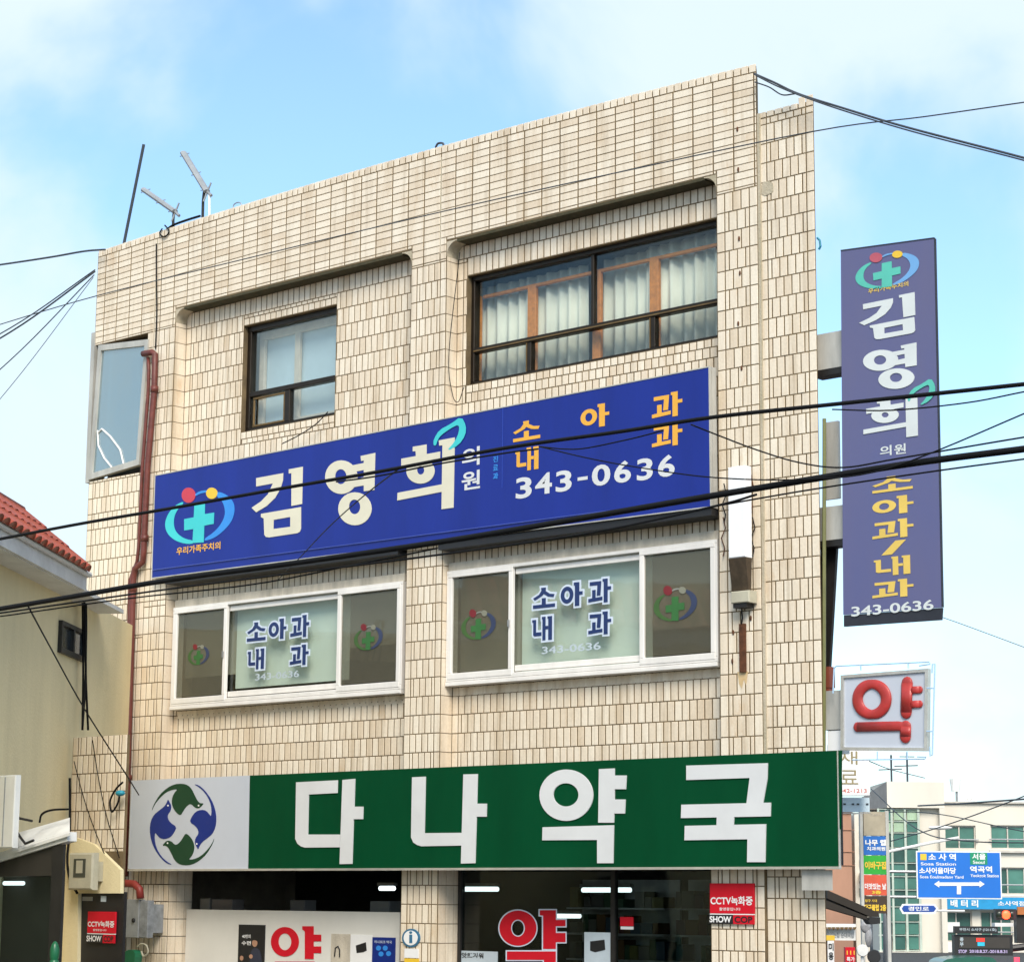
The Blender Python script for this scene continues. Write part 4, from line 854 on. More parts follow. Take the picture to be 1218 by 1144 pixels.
# shelves with stock
COLS = [(.08, .012, .012), (.09, .085, .015), (.015, .04, .07), (.10, .10, .09), (.012, .05, .02), (.09, .04, .01), (.04, .015, .04), (.05, .05, .05)]
SM = [mat('stock_box%d' % i, c, .6) for i, c in enumerate(COLS)]
k = 0
for (xa, xb, y) in ((-5.1, -3.6, 2.0), (-3.4, -2.0, 1.9)):
    un = thing('shelf_unit', ((xa + xb) / 2, y, .0), 'dark shelf unit stocked with medicine boxes on the %s inside the pharmacy' % ('left' if k == 0 else 'right'), 'shelf', 'pharmacy shelves'); k += 1
    m = MB(); m.box(xa, xb, y + .3, y + .33, .05, 2.45)
    for z in (.9, 1.2, 1.5, 1.8, 2.1): m.box(xa, xb, y, y + .299, z, z + .02)
    obj('shelf', m, M['greybox'], un)
    for z in (1.52, 1.82, 2.12):
        x = xa + .03
        while x < xb - .12:
            w_ = random.uniform(.07, .2); h_ = random.uniform(.1, .24)
            if random.random() < .85:
                m = MB(); m.box(x, x + w_ - .01, y + .03, y + .25, z + .002, z + h_); obj('stock_box', m, random.choice(SM), un)
            x += w_
slab('notice', 695, 1108, 726, 1185, .352, 'ghost', 'pale green poster with a dark product on the shop glass', 'poster')
m = MB(); m.prism([loop_px([(702, 1119), (719, 1117), (720, 1129), (708, 1132), (702, 1130)], .35)], .3485, .3505); obj('printed_product', m, M['black'], bpy.data.objects['notice'])
slab('notice', 546, 1130, 591, 1185, .352, 'ghost', 'grey notice at the lower left of the dark shop glass', 'poster')
m = MB(); m.text('앗뜨거워', at(549, 1136, .35).x, at(575, 1136, .35).x, at(560, 1139, .35).z, at(560, 1132.5, .35).z, .349, .03); obj('printed_text', m, M['black'], bpy.data.objects['notice.001'])
slab('notice', 737.5, 1090, 753, 1101, .352, 'red', 'small red sticker on the right pane of the shop glass', 'sticker')
m = MB(); a = at(738, 1101.3, .35); b = at(753, 1105, .35); m.box(a.x, b.x, .352, .36, b.z, a.z); obj('white_strip', m, M['white'], bpy.data.objects['notice.002'])
# plates on the columns
def cctv(px0, py0, px1, py1, py2, y, label, pxs):
    t_ = thing('warning_plate', tuple(at((px0 + px1) / 2, py2, y)), label, 'sign', 'camera warning plates')
    a = at(px0, py0, y); b = at(px1, py1, y); c = at(pxs, py2, y); bw = at(px1, py1, y).x
    m_ = MB(); m_.bbox(a.x, b.x, y, y + .02, b.z, a.z, .003); obj('red_plate', m_, M['red'], t_)
    m_ = MB(); m_.box(a.x - .01, c.x, y - .002, y + .018, c.z, b.z - .012); obj('black_strip', m_, M['black'], t_)
    m_ = MB(); m_.box(c.x + .002, b.x - .005, y - .002, y + .018, c.z, b.z - .012); obj('red_strip', m_, M['red'], t_)
    h_ = a.z - b.z; w_ = b.x - a.x
    m_ = MB(); m_.text('CCTV녹화중', a.x + .02 * w_, b.x - .03 * w_, a.z - h_ * .72, a.z - h_ * .42, y - .002, .025); m_.text('촬영중입니다', a.x + w_ * .22, b.x - w_ * .3, a.z - h_ * .9, a.z - h_ * .8, y - .002, .01)
    hs = b.z - .012 - c.z; m_.text('SHOW', a.x + .0, c.x - .02, c.z + hs * .15, c.z + hs * .85, y - .004, .03); obj('lettering', m_, M['white'], t_)
    m_ = MB(); m_.text('COP', c.x + .02, b.x - .02, c.z + hs * .15, c.z + hs * .85, y - .004, .03); obj('lettering', m_, M['black'], t_)
    m_ = MB(); m_.box(a.x, b.x, y + .001, y + .019, b.z - .011, b.z - .001); obj('white_edge', m_, M['white'], t_)
cctv(844, 1050, 897, 1086.5, 1098.5, -.025, 'large red camera warning plate on the tiled pier at the right', 872)
rs = thing('round_plate', tuple(at(488.5, 1126, -.02)), 'round white and blue plate on the centre column', 'sign')
m = MB(); m.prism([loop_px(ell(488.5, 1115, 10.5, 11, 28), -.02)], -.018, -.003); obj('rim', m, mat('plate_blue', (.04, .16, .28), .5), rs)
m = MB(); m.prism([loop_px(ell(488.5, 1115, 8.3, 8.8, 28), -.02)], -.022, -.0185); obj('disc', m, M['white'], rs)
m = MB(); m.prism([loop_px([(486.8, 1111), (490.3, 1111), (490.3, 1121), (486.8, 1121)], -.024)], -.025, -.0225); m.prism([loop_px(ell(488.5, 1108.5, 1.8, 1.6, 10), -.024)], -.025, -.0225); obj('symbol', m, bpy.data.materials['plate_blue'], rs)
slab('sticker', 481, 1127.5, 497.5, 1139, -.012, 'white', 'white and yellow sticker under the round plate on the centre column', 'sticker', .008)
slab('lower_band', 481, 1139.2, 497.5, 1180, -.012, 'yellowv', None, None, .008, bpy.data.objects['sticker'])

# ================================================================ neighbour house on the left
TH = R(3.8)
tdir = -(FH * math.cos(TH) + RH * math.sin(TH)); ndir = (RH * math.cos(TH) - FH * math.sin(TH))
A0 = at(157, 800, -.03); A0 = Vector((A0.x, A0.y, 0))
HT = lambda a, b, c: A0 + tdir * a + ndir * b + Vector((0, 0, c))
def hp(px, py, b=0.0):
    r = ray(px, py); p = CAM + r * ((A0 + ndir * b - CAM).dot(ndir) / r.dot(ndir)); return ((p - A0).dot(tdir), p.z)
ZE = (hp(10, 656, .35)[1] + hp(90, 692, .35)[1]) / 2
hs_ = thing('neighbour_house', tuple(HT(3, 0, 0)), 'yellow rendered house with red roof tiles left of the tiled building', 'house')
m = MB(HT); m.box(.05, 11, -6, 0, 0, ZE + .05); obj('wall', m, M['yellowwall'], hs_)
ae = hp(151, 722, .37)[0]
m = MB(HT); m.box(ae, 11.3, -.05, .33, ZE - .03, ZE + .02); obj('eave_soffit', m, M['fascia'], hs_)
m = MB(HT); ae2 = hp(103, 695, .37)[0]; m.box(ae2, 11.3, .331, .37, ZE - .02, ZE + .20); obj('fascia', m, M['fascia'], hs_)
m = MB(HT); m.tube([HTi for HTi in [(ae2, .40, ZE + .17), (11.3, .40, ZE + .17)]], .035, 8); obj('gutter', m, M['fascia'], hs_)
a97 = hp(95, 680, .35)[0]
rb = MB(HT); rb.add([(a97, .34, ZE + .18), (11.3, .34, ZE + .18), (11.3, -.42, ZE + .82), (a97, -.42, ZE + .82)], [(0, 1, 2, 3)]); rb.add([(a97, .34, ZE + .1), (11.3, .34, ZE + .1), (11.3, -.42, ZE + .74), (a97, -.42, ZE + .74)], [(3, 2, 1, 0)])
rb.box(a97, 11.3, -5.9, -.42, ZE + .6, ZE + .8); roof = obj('roof', rb, M['roofcap'], hs_)
for i in range(40):
    a = a97 + .12 + i * .24
    if a > 11.2: break
    for k_ in range(3):
        m = MB(HT); b0 = .46 - k_ * .27; z0_ = ZE + .17 + k_ * .225
        pr = []
        for (bb, zz, rr) in ((b0, z0_, .105), (b0 - .33, z0_ + .275, .085)): pr.append((bb, zz, rr))
        vs_ = []
        for bb, zz, rr in pr:
            for q_ in range(7):
                t = math.pi * q_ / 6; vs_.append((a + rr * math.cos(t) * 1.15, bb + rr * .45 * math.sin(t), zz + rr * .6 * math.sin(t)))
        fs = [(q_, q_ + 1, 8 + q_, 7 + q_) for q_ in range(6)] + [tuple(range(7)), tuple(range(13, 6, -1))]
        m.add(vs_, fs); obj('roof_tile', m, M['roofred'], roof, True)
m = MB(HT); m.tube([(a97, -.40, ZE + .86), (11.3, -.40, ZE + .86)], .10, 8); obj('ridge_cap', m, M['roofcap'], roof)
(a0, z0_), (a1, z1_) = hp(68, 776), hp(99, 752)
m = MB(HT); aw, bw = sorted((a0, a1)); zl = hp(84, 782)[1]; zh = hp(84, 744)[1]; fr(m, aw, bw, zl, zh, 0, 0, .001) if False else None
m.box(aw, bw, .002, .05, zl, zl + .06); m.box(aw, bw, .002, .05, zh - .05, zh); m.box(aw, aw + .05, .002, .05, zl + .06, zh - .05); m.box(bw - .05, bw, .002, .05, zl + .06, zh - .05); m.box((aw + bw) / 2 - .03, (aw + bw) / 2 + .03, .002, .05, zl + .06, zh - .05)
hw = obj('window', m, M['darkmetal'], hs_)
m = MB(HT); m.box(aw + .05, bw - .05, .004, .012, zl + .06, zh - .05); obj('pane', m, mat('dark_pane', (.03, .04, .05), .12, var=.2), hw)
# tiled side wall with its gate things
YL = HT(hp(84, 900)[0], 0, 0).y - .06
gw = thing('side_wall', tuple(at(118, 1144, YL)), 'low wall of cream tiles between the yellow house and the red pipe', 'wall')
a = at(87, 877, YL); b = at(146.5, 1012, YL); xa, xb, zt = a.x, b.x, (at(118, 875, YL).z)
m = MB(); m.box(xa, xb, YL + .005, YL + .04, 0, zt - .004); obj('core', m, M['grout'], gw)
k = 0; z = zt
TILES2 = len(TILES); TILES.clear(); vrows(xa, xb, at(118, 1013, YL).z, zt, YL, anchor=zt - 20 * .2185, half=True, g=.018)
for t in TILES: obj('tile', tile_mb(MB(), t), M['tile'], gw)
YQ = YL - .06
m = MB(); m.prism([loop_px([(66, 1004), (90, 996), (96, 998), (112, 1004), (143, 1034), (143, 1062), (93, 1062), (91, 1200), (66, 1200)], YQ)], YQ, YQ + .05)
tag(obj('yellow_post', m, M['yellowwall']), 'yellow rendered post and sloping shoulder below the small tiled wall', 'post')
m = MB(); a = at(92, 1060, YQ + .05); b = at(143, 1200, YQ + .05); m.box(a.x, b.x, YQ + .05, YQ + .09, b.z, a.z)
dd = tag(obj('side_door', m, M['black']), 'dark doorway panel behind the small red warning plate', 'door')
slab('transom_sticker', 98, 1066, 110, 1071, YQ + .046, 'greybox', None, None, .003, dd); slab('transom_sticker', 120, 1065, 126, 1072, YQ + .046, 'ghost', None, None, .003, dd)
cctv(104.5, 1083.5, 136.5, 1110, 1121, YQ + .02, 'small red camera warning plate on the dark door at the left', 122)
mbx = thing('meter_box', tuple(at(97, 1058, YQ - .2)), 'beige electric meter box with a dark window on the yellow post', 'meter')
a = at(82, 1014, YQ - .2); b = at(104, 1058, YQ - .2); c = at(112, 1056, YQ - .2)
m = MB(); m.bbox(a.x, c.x - .05, YQ - .2, YQ - .11, b.z, a.z, .02); m.box(a.x + .08, c.x - .1, YQ - .111, YQ - .003, b.z + .1, a.z - .1); obj('case', m, M['beigebox'], mbx)
a = at(88, 1021, YQ - .203); b = at(101, 1043, YQ - .203); m = MB(); m.box(a.x, b.x, YQ - .206, YQ - .2015, b.z, a.z); obj('glass', m, mat('meter_glass', (.06, .065, .05), .15), mbx)
a = at(91, 1023, YQ - .207); b = at(98, 1038, YQ - .207); m = MB(); m.box(a.x, b.x, YQ - .210, YQ - .207, b.z, a.z); obj('dial', m, M['beigebox'], mbx)
cb = thing('meter_cabinet', tuple(at(158, 1116, -.3)), 'grey metal cabinet below the red pipe elbow', 'cabinet')
a = at(138, 1069, -.3); b = at(164, 1115, -.3); c = at(178, 1115, -.3)
m = MB(); m.bbox(a.x, b.x, -.3, -.2, b.z, a.z, .008); obj('door', m, M['greybox'], cb)
m = MB(); m.bbox(b.x + .004, c.x - .06, -.295, -.2, c.z, a.z - .01, .008); m.box(a.x + .1, c.x - .1, -.199, -.004, c.z + .06, a.z - .06); obj('side_box', m, mat('grey_box_worn', (.30, .32, .34), .6, var=.25, scale=9), cb)
m = MB(); p = at(158.5, 1094, -.31); m.ball(tuple(p), .03, .02, .03); p = at(140, 1098, -.31); m.ball(tuple(p), .015, .012, .015); obj('lock', m, M['darkmetal'], cb)
m = MB(); m.prism([loop_px(smooth([(146, 1150), (150, 1136), (156, 1129), (163, 1129), (166, 1134), (164, 1150)], 1), -.35)], -.42, -.30); tag(obj('green_bag', m, mat('green_plastic', (.01, .16, .07), .5)), 'green plastic bag bulge below the grey cabinet', 'bag')
wire([(163, 1126), (168, 1122), (174, 1124), (176, 1132), (171, 1137), (168, 1131)], -.36, .012, 'pale coiled hose end beside the green bag', 'beigebox', 'hose')
# lean-to shop at the far left
YW = HT(hp(-6, 1000)[0], .3, 0).y - .1
m = MB(); m.prism([loop_px([(-40, 1026), (82, 989), (82, 1000), (-40, 1037)], YW)], YW - .02, YW + .1); tag(obj('lean_to_roof', m, M['fascia']), 'pale sloping roof edge over the dark shop at the lower left', 'roof')
m = MB(); P4 = [at(14, 992, YW + .3), at(83, 972, YW + .3), at(83, 990, YW - .05), at(14, 1012, YW - .05)]
m.add([tuple(p) for p in P4] + [tuple(p + Vector((0, 0, -.03))) for p in P4], [(0, 1, 2, 3), (7, 6, 5, 4), (0, 4, 5, 1), (1, 5, 6, 2), (2, 6, 7, 3), (3, 7, 4, 0)]); tag(obj('roof_sheet', m, M['fascia']), 'pale metal sheet on top of the lean-to roof', 'roof sheet')
ls = thing('side_shop', tuple(at(30, 1200, YW)), 'dark glazed shop under the pale lean-to roof at the lower left', 'shop')
m = MB(); a = at(-40, 1000, YW + .05); b = at(66, 1042, YW + .05); m.prism([loop_px([(-40, 1036), (66, 1004), (66, 1041), (-40, 1043)], YW + .02)], YW + .02, YW + .1); obj('fascia_board', m, mat('dark_brown_board', (.03, .026, .02), .7), ls)
m = MB(); a = at(-40, 1042, YW + .04); b = at(62, 1250, YW + .04); m.box(a.x, b.x, YW + .04, YW + .046, b.z, a.z); obj('pane', m, M['shopglass'], ls)
m = MB(); a = at(62.5, 1004, YW); b = at(65.5, 1250, YW); m.box(a.x, b.x, YW, YW + .03, b.z, a.z); obj('frame_post', m, M['darkmetal'], ls)
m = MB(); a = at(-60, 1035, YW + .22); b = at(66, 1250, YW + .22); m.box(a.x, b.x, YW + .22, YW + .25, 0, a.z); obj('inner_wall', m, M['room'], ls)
m = MB(); p = at(5, 1050, YW + .15); q_ = at(28, 1050, YW + .15); m.tube([p, q_], .022, 8); tag(obj('tube_light', m, M['tubelight']), 'small glowing tube inside the dark shop at the lower left', 'lamp')
m = MB(); p = at(65, 1133, YW - .1); m.ball(tuple(p), .05, .05, .12, 12, 8); m.ball((p.x, p.y, p.z - .14), .06, .06, .1, 12, 8); tag(obj('green_bottle', m, mat('green_plastic2', (.01, .14, .06), .35), None, True), 'green rounded container beside the yellow post', 'container')
ac = thing('air_conditioner', tuple(at(5, 1005, YW - .2)), 'white air conditioner unit at the left edge on the lean-to roof', 'air conditioner')
a = at(-40, 924, YW - .2); b = at(14.5, 1008, YW - .2); m = MB(); m.bbox(a.x, b.x, YW - .2, YW - .13, b.z, a.z, .01); obj('case', m, M['acwhite'], ac)
c = at(6.5, 926, YW - .2); m = MB(); m.box(c.x - .006, c.x + .006, YW - .206, YW - .2, b.z + .02, a.z - .02); obj('panel_gap', m, M['greybox'], ac)
m = MB(); m.tube(pxl([(14, 968), (24, 973), (38, 976)], YW - .1), .014, 6); m.tube(pxl([(14, 980), (24, 995), (30, 1003), (40, 999)], YW - .1), .014, 6); obj('bracket', m, M['darkmetal'], ac)

# ================================================================ overhead cables
YC = -9.0
wire([(-60, 734), (0, 724), (100, 707), (200, 690), (340, 671), (500, 648), (600, 632), (740, 608), (845, 590), (990, 566), (1100, 549), (1218, 534), (1300, 523)], YC, .027, 'thick black cable bundle crossing below the long blue sign')
wire([(-60, 737), (0, 729), (182, 703), (330, 684), (520, 660), (700, 634), (850, 602), (900, 588)], YC - .05, .010, 'thin black cable sagging just under the thick bundle')
wire([(-60, 740), (0, 733), (150, 712), (300, 695), (420, 672), (520, 652)], YC + .05, .008, 'second thin cable under the thick bundle at the left')
wire([(-60, 653), (0, 641), (100, 622), (200, 605), (340, 580), (450, 561), (600, 533), (740, 513), (850, 496), (1000, 480), (1218, 457), (1300, 447)], YC, .017, 'medium black cable crossing the letters of the blue sign')
wire([(400, 573), (450, 566), (520, 552), (600, 539), (640, 534)], YC - .02, .008, 'short thin strand lashed under the medium cable over the blue sign')
wire([(475, 557, YC), (430, 592, -7), (390, 628, -5), (352, 668, -3), (330, 690, -1.2)], YC, .007, 'thin wire slanting down left across the middle syllable')
wire([(641, 531), (670, 534), (697, 533), (750, 522), (789, 512)], YC - .01, .006, 'fine drooping wire below the medium cable near the phone number')
wire([(641, 531), (700, 545), (760, 556), (850, 568), (960, 570), (1060, 556), (1218, 492), (1300, 455)], YC - .03, .006, 'long fine wire drooping past the phone number toward the right')
wire([(822, 505), (860, 520), (900, 535), (950, 550), (1003, 556), (1070, 545), (1218, 520), (1300, 508)], YC + .04, .007, 'fine wire dipping behind the thick bundle across the vertical sign')
wire([(845, 603), (960, 583), (1100, 562), (1218, 546), (1300, 535)], YC - .02, .007, 'fine wire running below the thick bundle at the right')
wire([(990, 487), (1060, 488), (1150, 479), (1218, 466), (1300, 450)], YC - .02, .006, 'fine wire curving under the medium cable on the vertical sign')
wire([(-60, 405), (0, 386), (115, 352), (300, 306), (500, 258), (700, 213), (965, 157), (1100, 139), (1218, 122), (1300, 111)], -.6, .007, 'fine wire strung across the whole parapet', 'cable2')
wire([(897, 88), (920, 98), (950, 112), (1000, 128), (1080, 152), (1218, 188), (1300, 212)], -.1, .013, 'doubled grey cable leaving the top right of the parapet', 'cable2')
wire([(899, 90), (925, 103), (960, 117), (1010, 134), (1090, 158), (1218, 191), (1300, 215)], -.15, .009, 'lower strand of the grey cable leaving the top right of the parapet', 'cable2')
wire([(898, 98), (915, 104), (930, 113), (945, 112)], -.05, .008, 'short drooping lead at the notch beside the pier top', 'cable2')
wire([(-60, 323), (0, 315), (60, 306), (100, 299), (125, 297)], -.1, .014, 'dark cable tied to the top left corner of the parapet', 'cable2')
for i, (p0, p1, r_, lab) in enumerate((((113, 321), (-60, 430), .009, 'upper wire of the fan leaving the left parapet edge'), ((113, 323), (-60, 437), .012, 'thicker second wire of the fan leaving the left parapet edge'), ((112, 327), (-60, 492), .008, 'third wire of the fan leaving the left parapet edge'), ((111, 330), (-60, 545), .005, 'lowest faint wire of the fan leaving the left parapet edge'))):
    wire([p0, ((p0[0] * .5 + p1[0] * .5), (p0[1] + p1[1]) / 2 + 6), p1], -.1, r_, lab, 'cable2')
wire([(33, 720, YC), (60, 770, -7), (100, 842, -5), (152, 924, -3), (165, 945, -.5)], YC, .011, 'dark wire slanting across the yellow house wall to the red pipe')
hb = lambda a, b: tuple(hp(a, b, .06))
m = MB(HT)
for i, dx in enumerate((0, 2.2, -1.8)):
    P_ = [hp(98 + dx * .6, 690, .08), hp(98.5 + dx, 740, .08), hp(99 + dx * .5, 800, .08), hp(98 + dx * 2.2, 868, .08)]
    m.tube(cat([(p[0], .08 + .02 * i, p[1]) for p in P_]), .014, 6)
tag(obj('cable', m, M['cable'], None, True), 'bundle of black cables hanging down the yellow house wall', 'cable')
m = MB(); a = at(94, 745, -2.0)
wire([(146, 930), (138, 938), (131, 952), (133, 965), (140, 955), (143, 940)], YL - .08, .012, 'looped black cable on the small tiled wall')
m = MB(); p = at(143, 943, YL - .1); m.ball(tuple(p), .07, .05, .035, 10, 6); tag(obj('cable_joint', m, mat('cyan_plastic', (.02, .30, .42), .45), None, True), 'small cyan connector on the looped cable by the red pipe', 'connector')
wire([(88, 905), (100, 950), (112, 985), (122, 1010), (136, 1045)], YL - .05, .006, 'fine wire hanging over the small tiled wall, left one')
wire([(110, 880), (118, 930), (128, 975), (142, 1020)], YL - .05, .006, 'fine wire hanging over the small tiled wall, right one')
wire([(83, 925), (83, 985), (80, 1020), (83, 1045), (92, 1062)], YL - .14, .016, 'black cable running down beside the beige meter box')
wire([(47, 978), (50, 968), (62, 963), (84, 962)], YW + .1, .012, 'short black hose arching over the lean-to roof')
wire([(390, 490), (375, 505), (355, 518), (335, 528)], .1, .007, 'thin wire hanging from the sill of the small window')
wire([(547, 300, -.01), (534, 420, -.01), (538, 468, .1), (545, 478, .1), (552, 460, .1)], 0, .005, 'thin wire along the right edge of the centre pilaster')
wire([(186, 290), (186, 330), (186.5, 370), (185, 415)], -.015, .010, 'dark wire running down the left bay from the parapet')

# ================================================================ the street behind, at the right
def mb_d(d): return MB(bgT(d))
def rectd(mb, px0, py0, px1, py1, d, b0, b1):
    x0, z1_ = bxy(px0, py0, d); x1, z0_ = bxy(px1, py1, d); return mb.box(x0, x1, b0, b1, z0_, z1_)
def textd(parent, body, px0, px1, py0, py1, d, mt, bold=.02, b=-.01, name='lettering'):
    m_ = mb_d(d); x0, z1_ = bxy(px0, py0, d); x1, z0_ = bxy(px1, py1, d); m_.text(body, x0, x1, z0_, z1_, b, bold); return obj(name, m_, M[mt] if isinstance(mt, str) else mt, parent)
def oD(name, px0, py0, px1, py1, d, b0, b1, mt, parent=None):
    m_ = mb_d(d); rectd(m_, px0, py0, px1, py1, d, b0, b1); return obj(name, m_, M[mt] if isinstance(mt, str) else mt, parent)
def gnd(px, d): p = far(px, 1060, d); return (p.x, p.y, 0)
bwall = mat('pale_bg_render', (.74, .69, .60), .85, var=.08, scale=.4, streak=1)
bgl = mat('teal_bg_glass', (.09, .26, .21), .12, var=.35, scale=.25, spec=.6)
bgl2 = mat('dark_teal_bg_glass', (.05, .14, .12), .15, var=.35, scale=.3)
sillb = mat('bg_sill', (.60, .56, .50), .7)
d = 110
bb_ = thing('street_building', gnd(1170, d), 'pale building with wide teal windows behind the blue road sign', 'building')
def zof(py, d_): return bxy(1150, py, d_)[1]
m = mb_d(d); x0 = bxy(1098, 0, d)[0]; x1 = bxy(1300, 0, d)[0]
holes = []
for (p0, p1, q0, q1) in ((1103, 1161, 981, 1010), (1178, 1240, 981, 1010), (1103, 1161, 1031, 1064), (1178, 1240, 1031, 1064), (1101, 1157, 1083, 1120), (1166, 1205, 1083, 1120)):
    a, zt_ = bxy(p0, q0, d); b, zb_ = bxy(p1, q1, d); holes.append([(a, zb_), (b, zb_), (b, zt_), (a, zt_)])
holed(m, x0, x1, 0, zof(955, d), [(h[0][0], h[1][0], h[0][1], h[2][1]) for h in holes], 0, .35); m.box(x0, x1, .5, 9, 0, zof(957, d)); obj('wall', m, bwall, bb_)
m = mb_d(d); m.box(x0 - .1, x1, -.15, .6, zof(955, d) + .003, zof(953, d)); obj('coping', m, sillb, bb_)
for i, h in enumerate(holes):
    (a, zb_), (b, _), (_, zt_), _ = h
    m = mb_d(d); m.box(a, b, .10, .16, zb_, zb_ + .07); m.box(a, b, .10, .16, zt_ - .07, zt_); n = 3
    for k in range(n + 1): xx = a + (b - a - .06) * k / n; m.box(xx, xx + .06, .10, .16, zb_ + .07, zt_ - .07)
    wf = obj('window', m, sillb, bb_)
    for k in range(n):
        m = mb_d(d); m.box(a + (b - a) * k / n + .03, a + (b - a) * (k + 1) / n - .03, .17, .18, zb_ + .07, zt_ - .07); obj('pane', m, bgl if (i + k) % 3 else bgl2, wf)
    m = mb_d(d); m.box(a - .1, b + .1, -.2, .09, zb_ - .16, zb_ - .05); obj('sill', m, sillb, wf)
    m = mb_d(d); m.tube([(a - .1, -.15, zb_ + .45), (b + .1, -.15, zb_ + .45)], .035, 6); obj('rail', m, M['greybox'], wf)
oD('white_blind', 1115, 1096, 1142, 1108, d, .05, .08, 'white', bb_)
sb_ = thing('shop_banner', gnd(1160, d - 1), 'bright blue shop banner under the road sign on the pale building', 'sign')
oD('panel', 1098, 1066, 1300, 1082, d, -.5, -.3, mat('bright_blue_panel', (.01, .30, .62), .5), sb_); textd(sb_, '배 터 리', 1128, 1161, 1069.5, 1078.5, d, 'white', .03, -.515); textd(sb_, '소사역점', 1184, 1216, 1071, 1077, d, 'white', .02, -.515)
sb2 = thing('shop_signboard', gnd(1115, d - 1), 'white shop signboard with black brush letters low at the right', 'sign')
oD('panel', 1092, 1119, 1138, 1141, d, -.6, -.4, 'white', sb2); textd(sb2, '바 지 락', 1097, 1125, 1124, 1133, d, 'black', .02, -.615)
d = 108
st = thing('stair_tower', gnd(1077, d), 'pale stair tower with a grid of green glass left of the pale building', 'building')
m = mb_d(d); xa = bxy(1036, 0, d)[0]; xb = bxy(1100, 0, d)[0]; m.box(xa, xb, 0, 5, zof(961, d), zof(930, d)); m.box(xa, xb, .35, 5, 0, zof(961, d) - .01); m.box(bxy(1094, 0, d)[0], xb, -.05, .35, 0, zof(961, d) - .01); obj('wall', m, bwall, st)
m = mb_d(d); m.add([(xa, 0, zof(961, d)), (xa - .9, 2.5, zof(961, d)), (xa - .9, 2.5, zof(948, d)), (xa, 0, zof(930, d))], [(0, 1, 2, 3)]); m.box(xa - .9, xa - .02, 2.5, 5, zof(961, d), zof(948, d)); obj('lean_roof', m, mat('grey_bg', (.32, .31, .30), .8), st)
rows = [962, 976, 990, 1008, 1026, 1042, 1058, 1078, 1096, 1112, 1130]
for i in range(len(rows) - 1):
    for k in range(3):
        p0 = 1047 + k * 16; oD('pane', p0 + .7, rows[i] + .8, p0 + 15, rows[i + 1] - 1.2, d, .2, .24, (bgl, bgl2, bgl)[(i * 2 + k) % 3] if i > 1 else (mat('pale_green_glass', (.45, .60, .42), .2, var=.25, scale=.6) if (i + k) % 3 else bgl), st)
m = mb_d(d)
for py in rows: rectd(m, 1045, py - .6, 1094, py + .6, d, .12, .19)
for k in range(4): px = 1046.5 + k * 16; rectd(m, px - .5, 961, px + .5, 1131, d, .10, .118)
obj('mullions', m, mat('pale_mullion', (.50, .58, .50), .6), st)
oD('lower_wall', 1045, 1131, 1100, 1175, d, -.2, .3, bwall, st)
# roof-top gear
for (px, py0, py1, lab) in ((1064, 896, 936, 'thin antenna pole above the stair tower, left of two'), (1083, 893, 930, 'thin antenna pole above the stair tower, right of two')):
    m = mb_d(108); xx, zt_ = bxy(px, py0, 108); _, zb_ = bxy(px, py1, 108); m.tube([(xx, 1, zb_), (xx, 1, zt_)], .05, 6); m.tube([(xx - .6, 1, zt_ - (zt_ - zb_) * .45), (xx + .5, 1, zt_ - (zt_ - zb_) * .42)], .03, 6); m.tube([(xx - .35, 1, zt_ - .2), (xx + .35, 1, zt_ - .2)], .025, 6); tag(obj('roof_antenna', m, M['cable2']), lab, 'antenna', 'far roof antennas')
t_ = thing('cell_antenna', tuple(far(1141, 953, 112)), 'pale mobile antenna drum on the roof of the pale building', 'antenna')
m = mb_d(112); xx, z1_ = bxy(1141, 925, 112); _, z0_ = bxy(1141, 940, 112); m.tube([(xx, 1, z0_), (xx, 1, z1_)], [.2, .28], 10); obj('drum', m, M['fascia'], t_)
m = mb_d(112); m.tube([(xx + .05, 1, bxy(0, 955, 112)[1]), (xx + .05, 1, z0_)], .06, 8); obj('mast', m, M['steel'], t_)
for (px, w_, lab) in ((1122, 9, 'low rack of pale roof equipment left of the antenna drum'), (1160, 11, 'low rack of pale roof equipment right of the antenna drum')):
    m = mb_d(113); x0_, zt_ = bxy(px - w_ / 2, 946, 113); x1_, zb_ = bxy(px + w_ / 2, 956, 113)
    for k in range(3): xx = x0_ + (x1_ - x0_) * k / 2; m.box(xx - .05, xx + .05, 1, 1.1, zb_, zt_ - .1 * k)
    m.box(x0_, x1_, 1, 1.1, (zb_ + zt_) / 2, (zb_ + zt_) / 2 + .1); tag(obj('roof_rack', m, M['fascia']), lab, 'equipment')
# pink building and its neighbour
d = 62
pk = thing('pink_building', gnd(1008, d), 'salmon pink building wall just right of the green sign', 'building')
oD('wall', 960, 965, 1016.5, 1200, d, 0, 6, mat('salmon_render', (.55, .30, .20), .85, var=.15, scale=.5, streak=1), pk)
for py in (986, 1012, 1028): oD('band', 960, py, 1016.5, py + 1, d, -.03, -.002, mat('salmon_band', (.46, .24, .16), .85), pk)
oD('cornice', 958, 962.5, 1018, 965, d, -.1, 6, sillb, pk)
nb = thing('narrow_building', gnd(1023, d + 3), 'narrow pale building between the pink wall and the stacked signs', 'building')
oD('wall', 1016, 968, 1036, 1200, d + 3, 0, 5, bwall, nb)
for py in (971, 988, 1006, 1022, 1040, 1056): oD('window', 1022, py, 1030, py + 10, d + 3, -.04, -.005, bgl2, nb)
oD('ac_unit', 1021.5, 1038, 1028, 1048, d + 3, -.5, -.05, 'acwhite', nb)
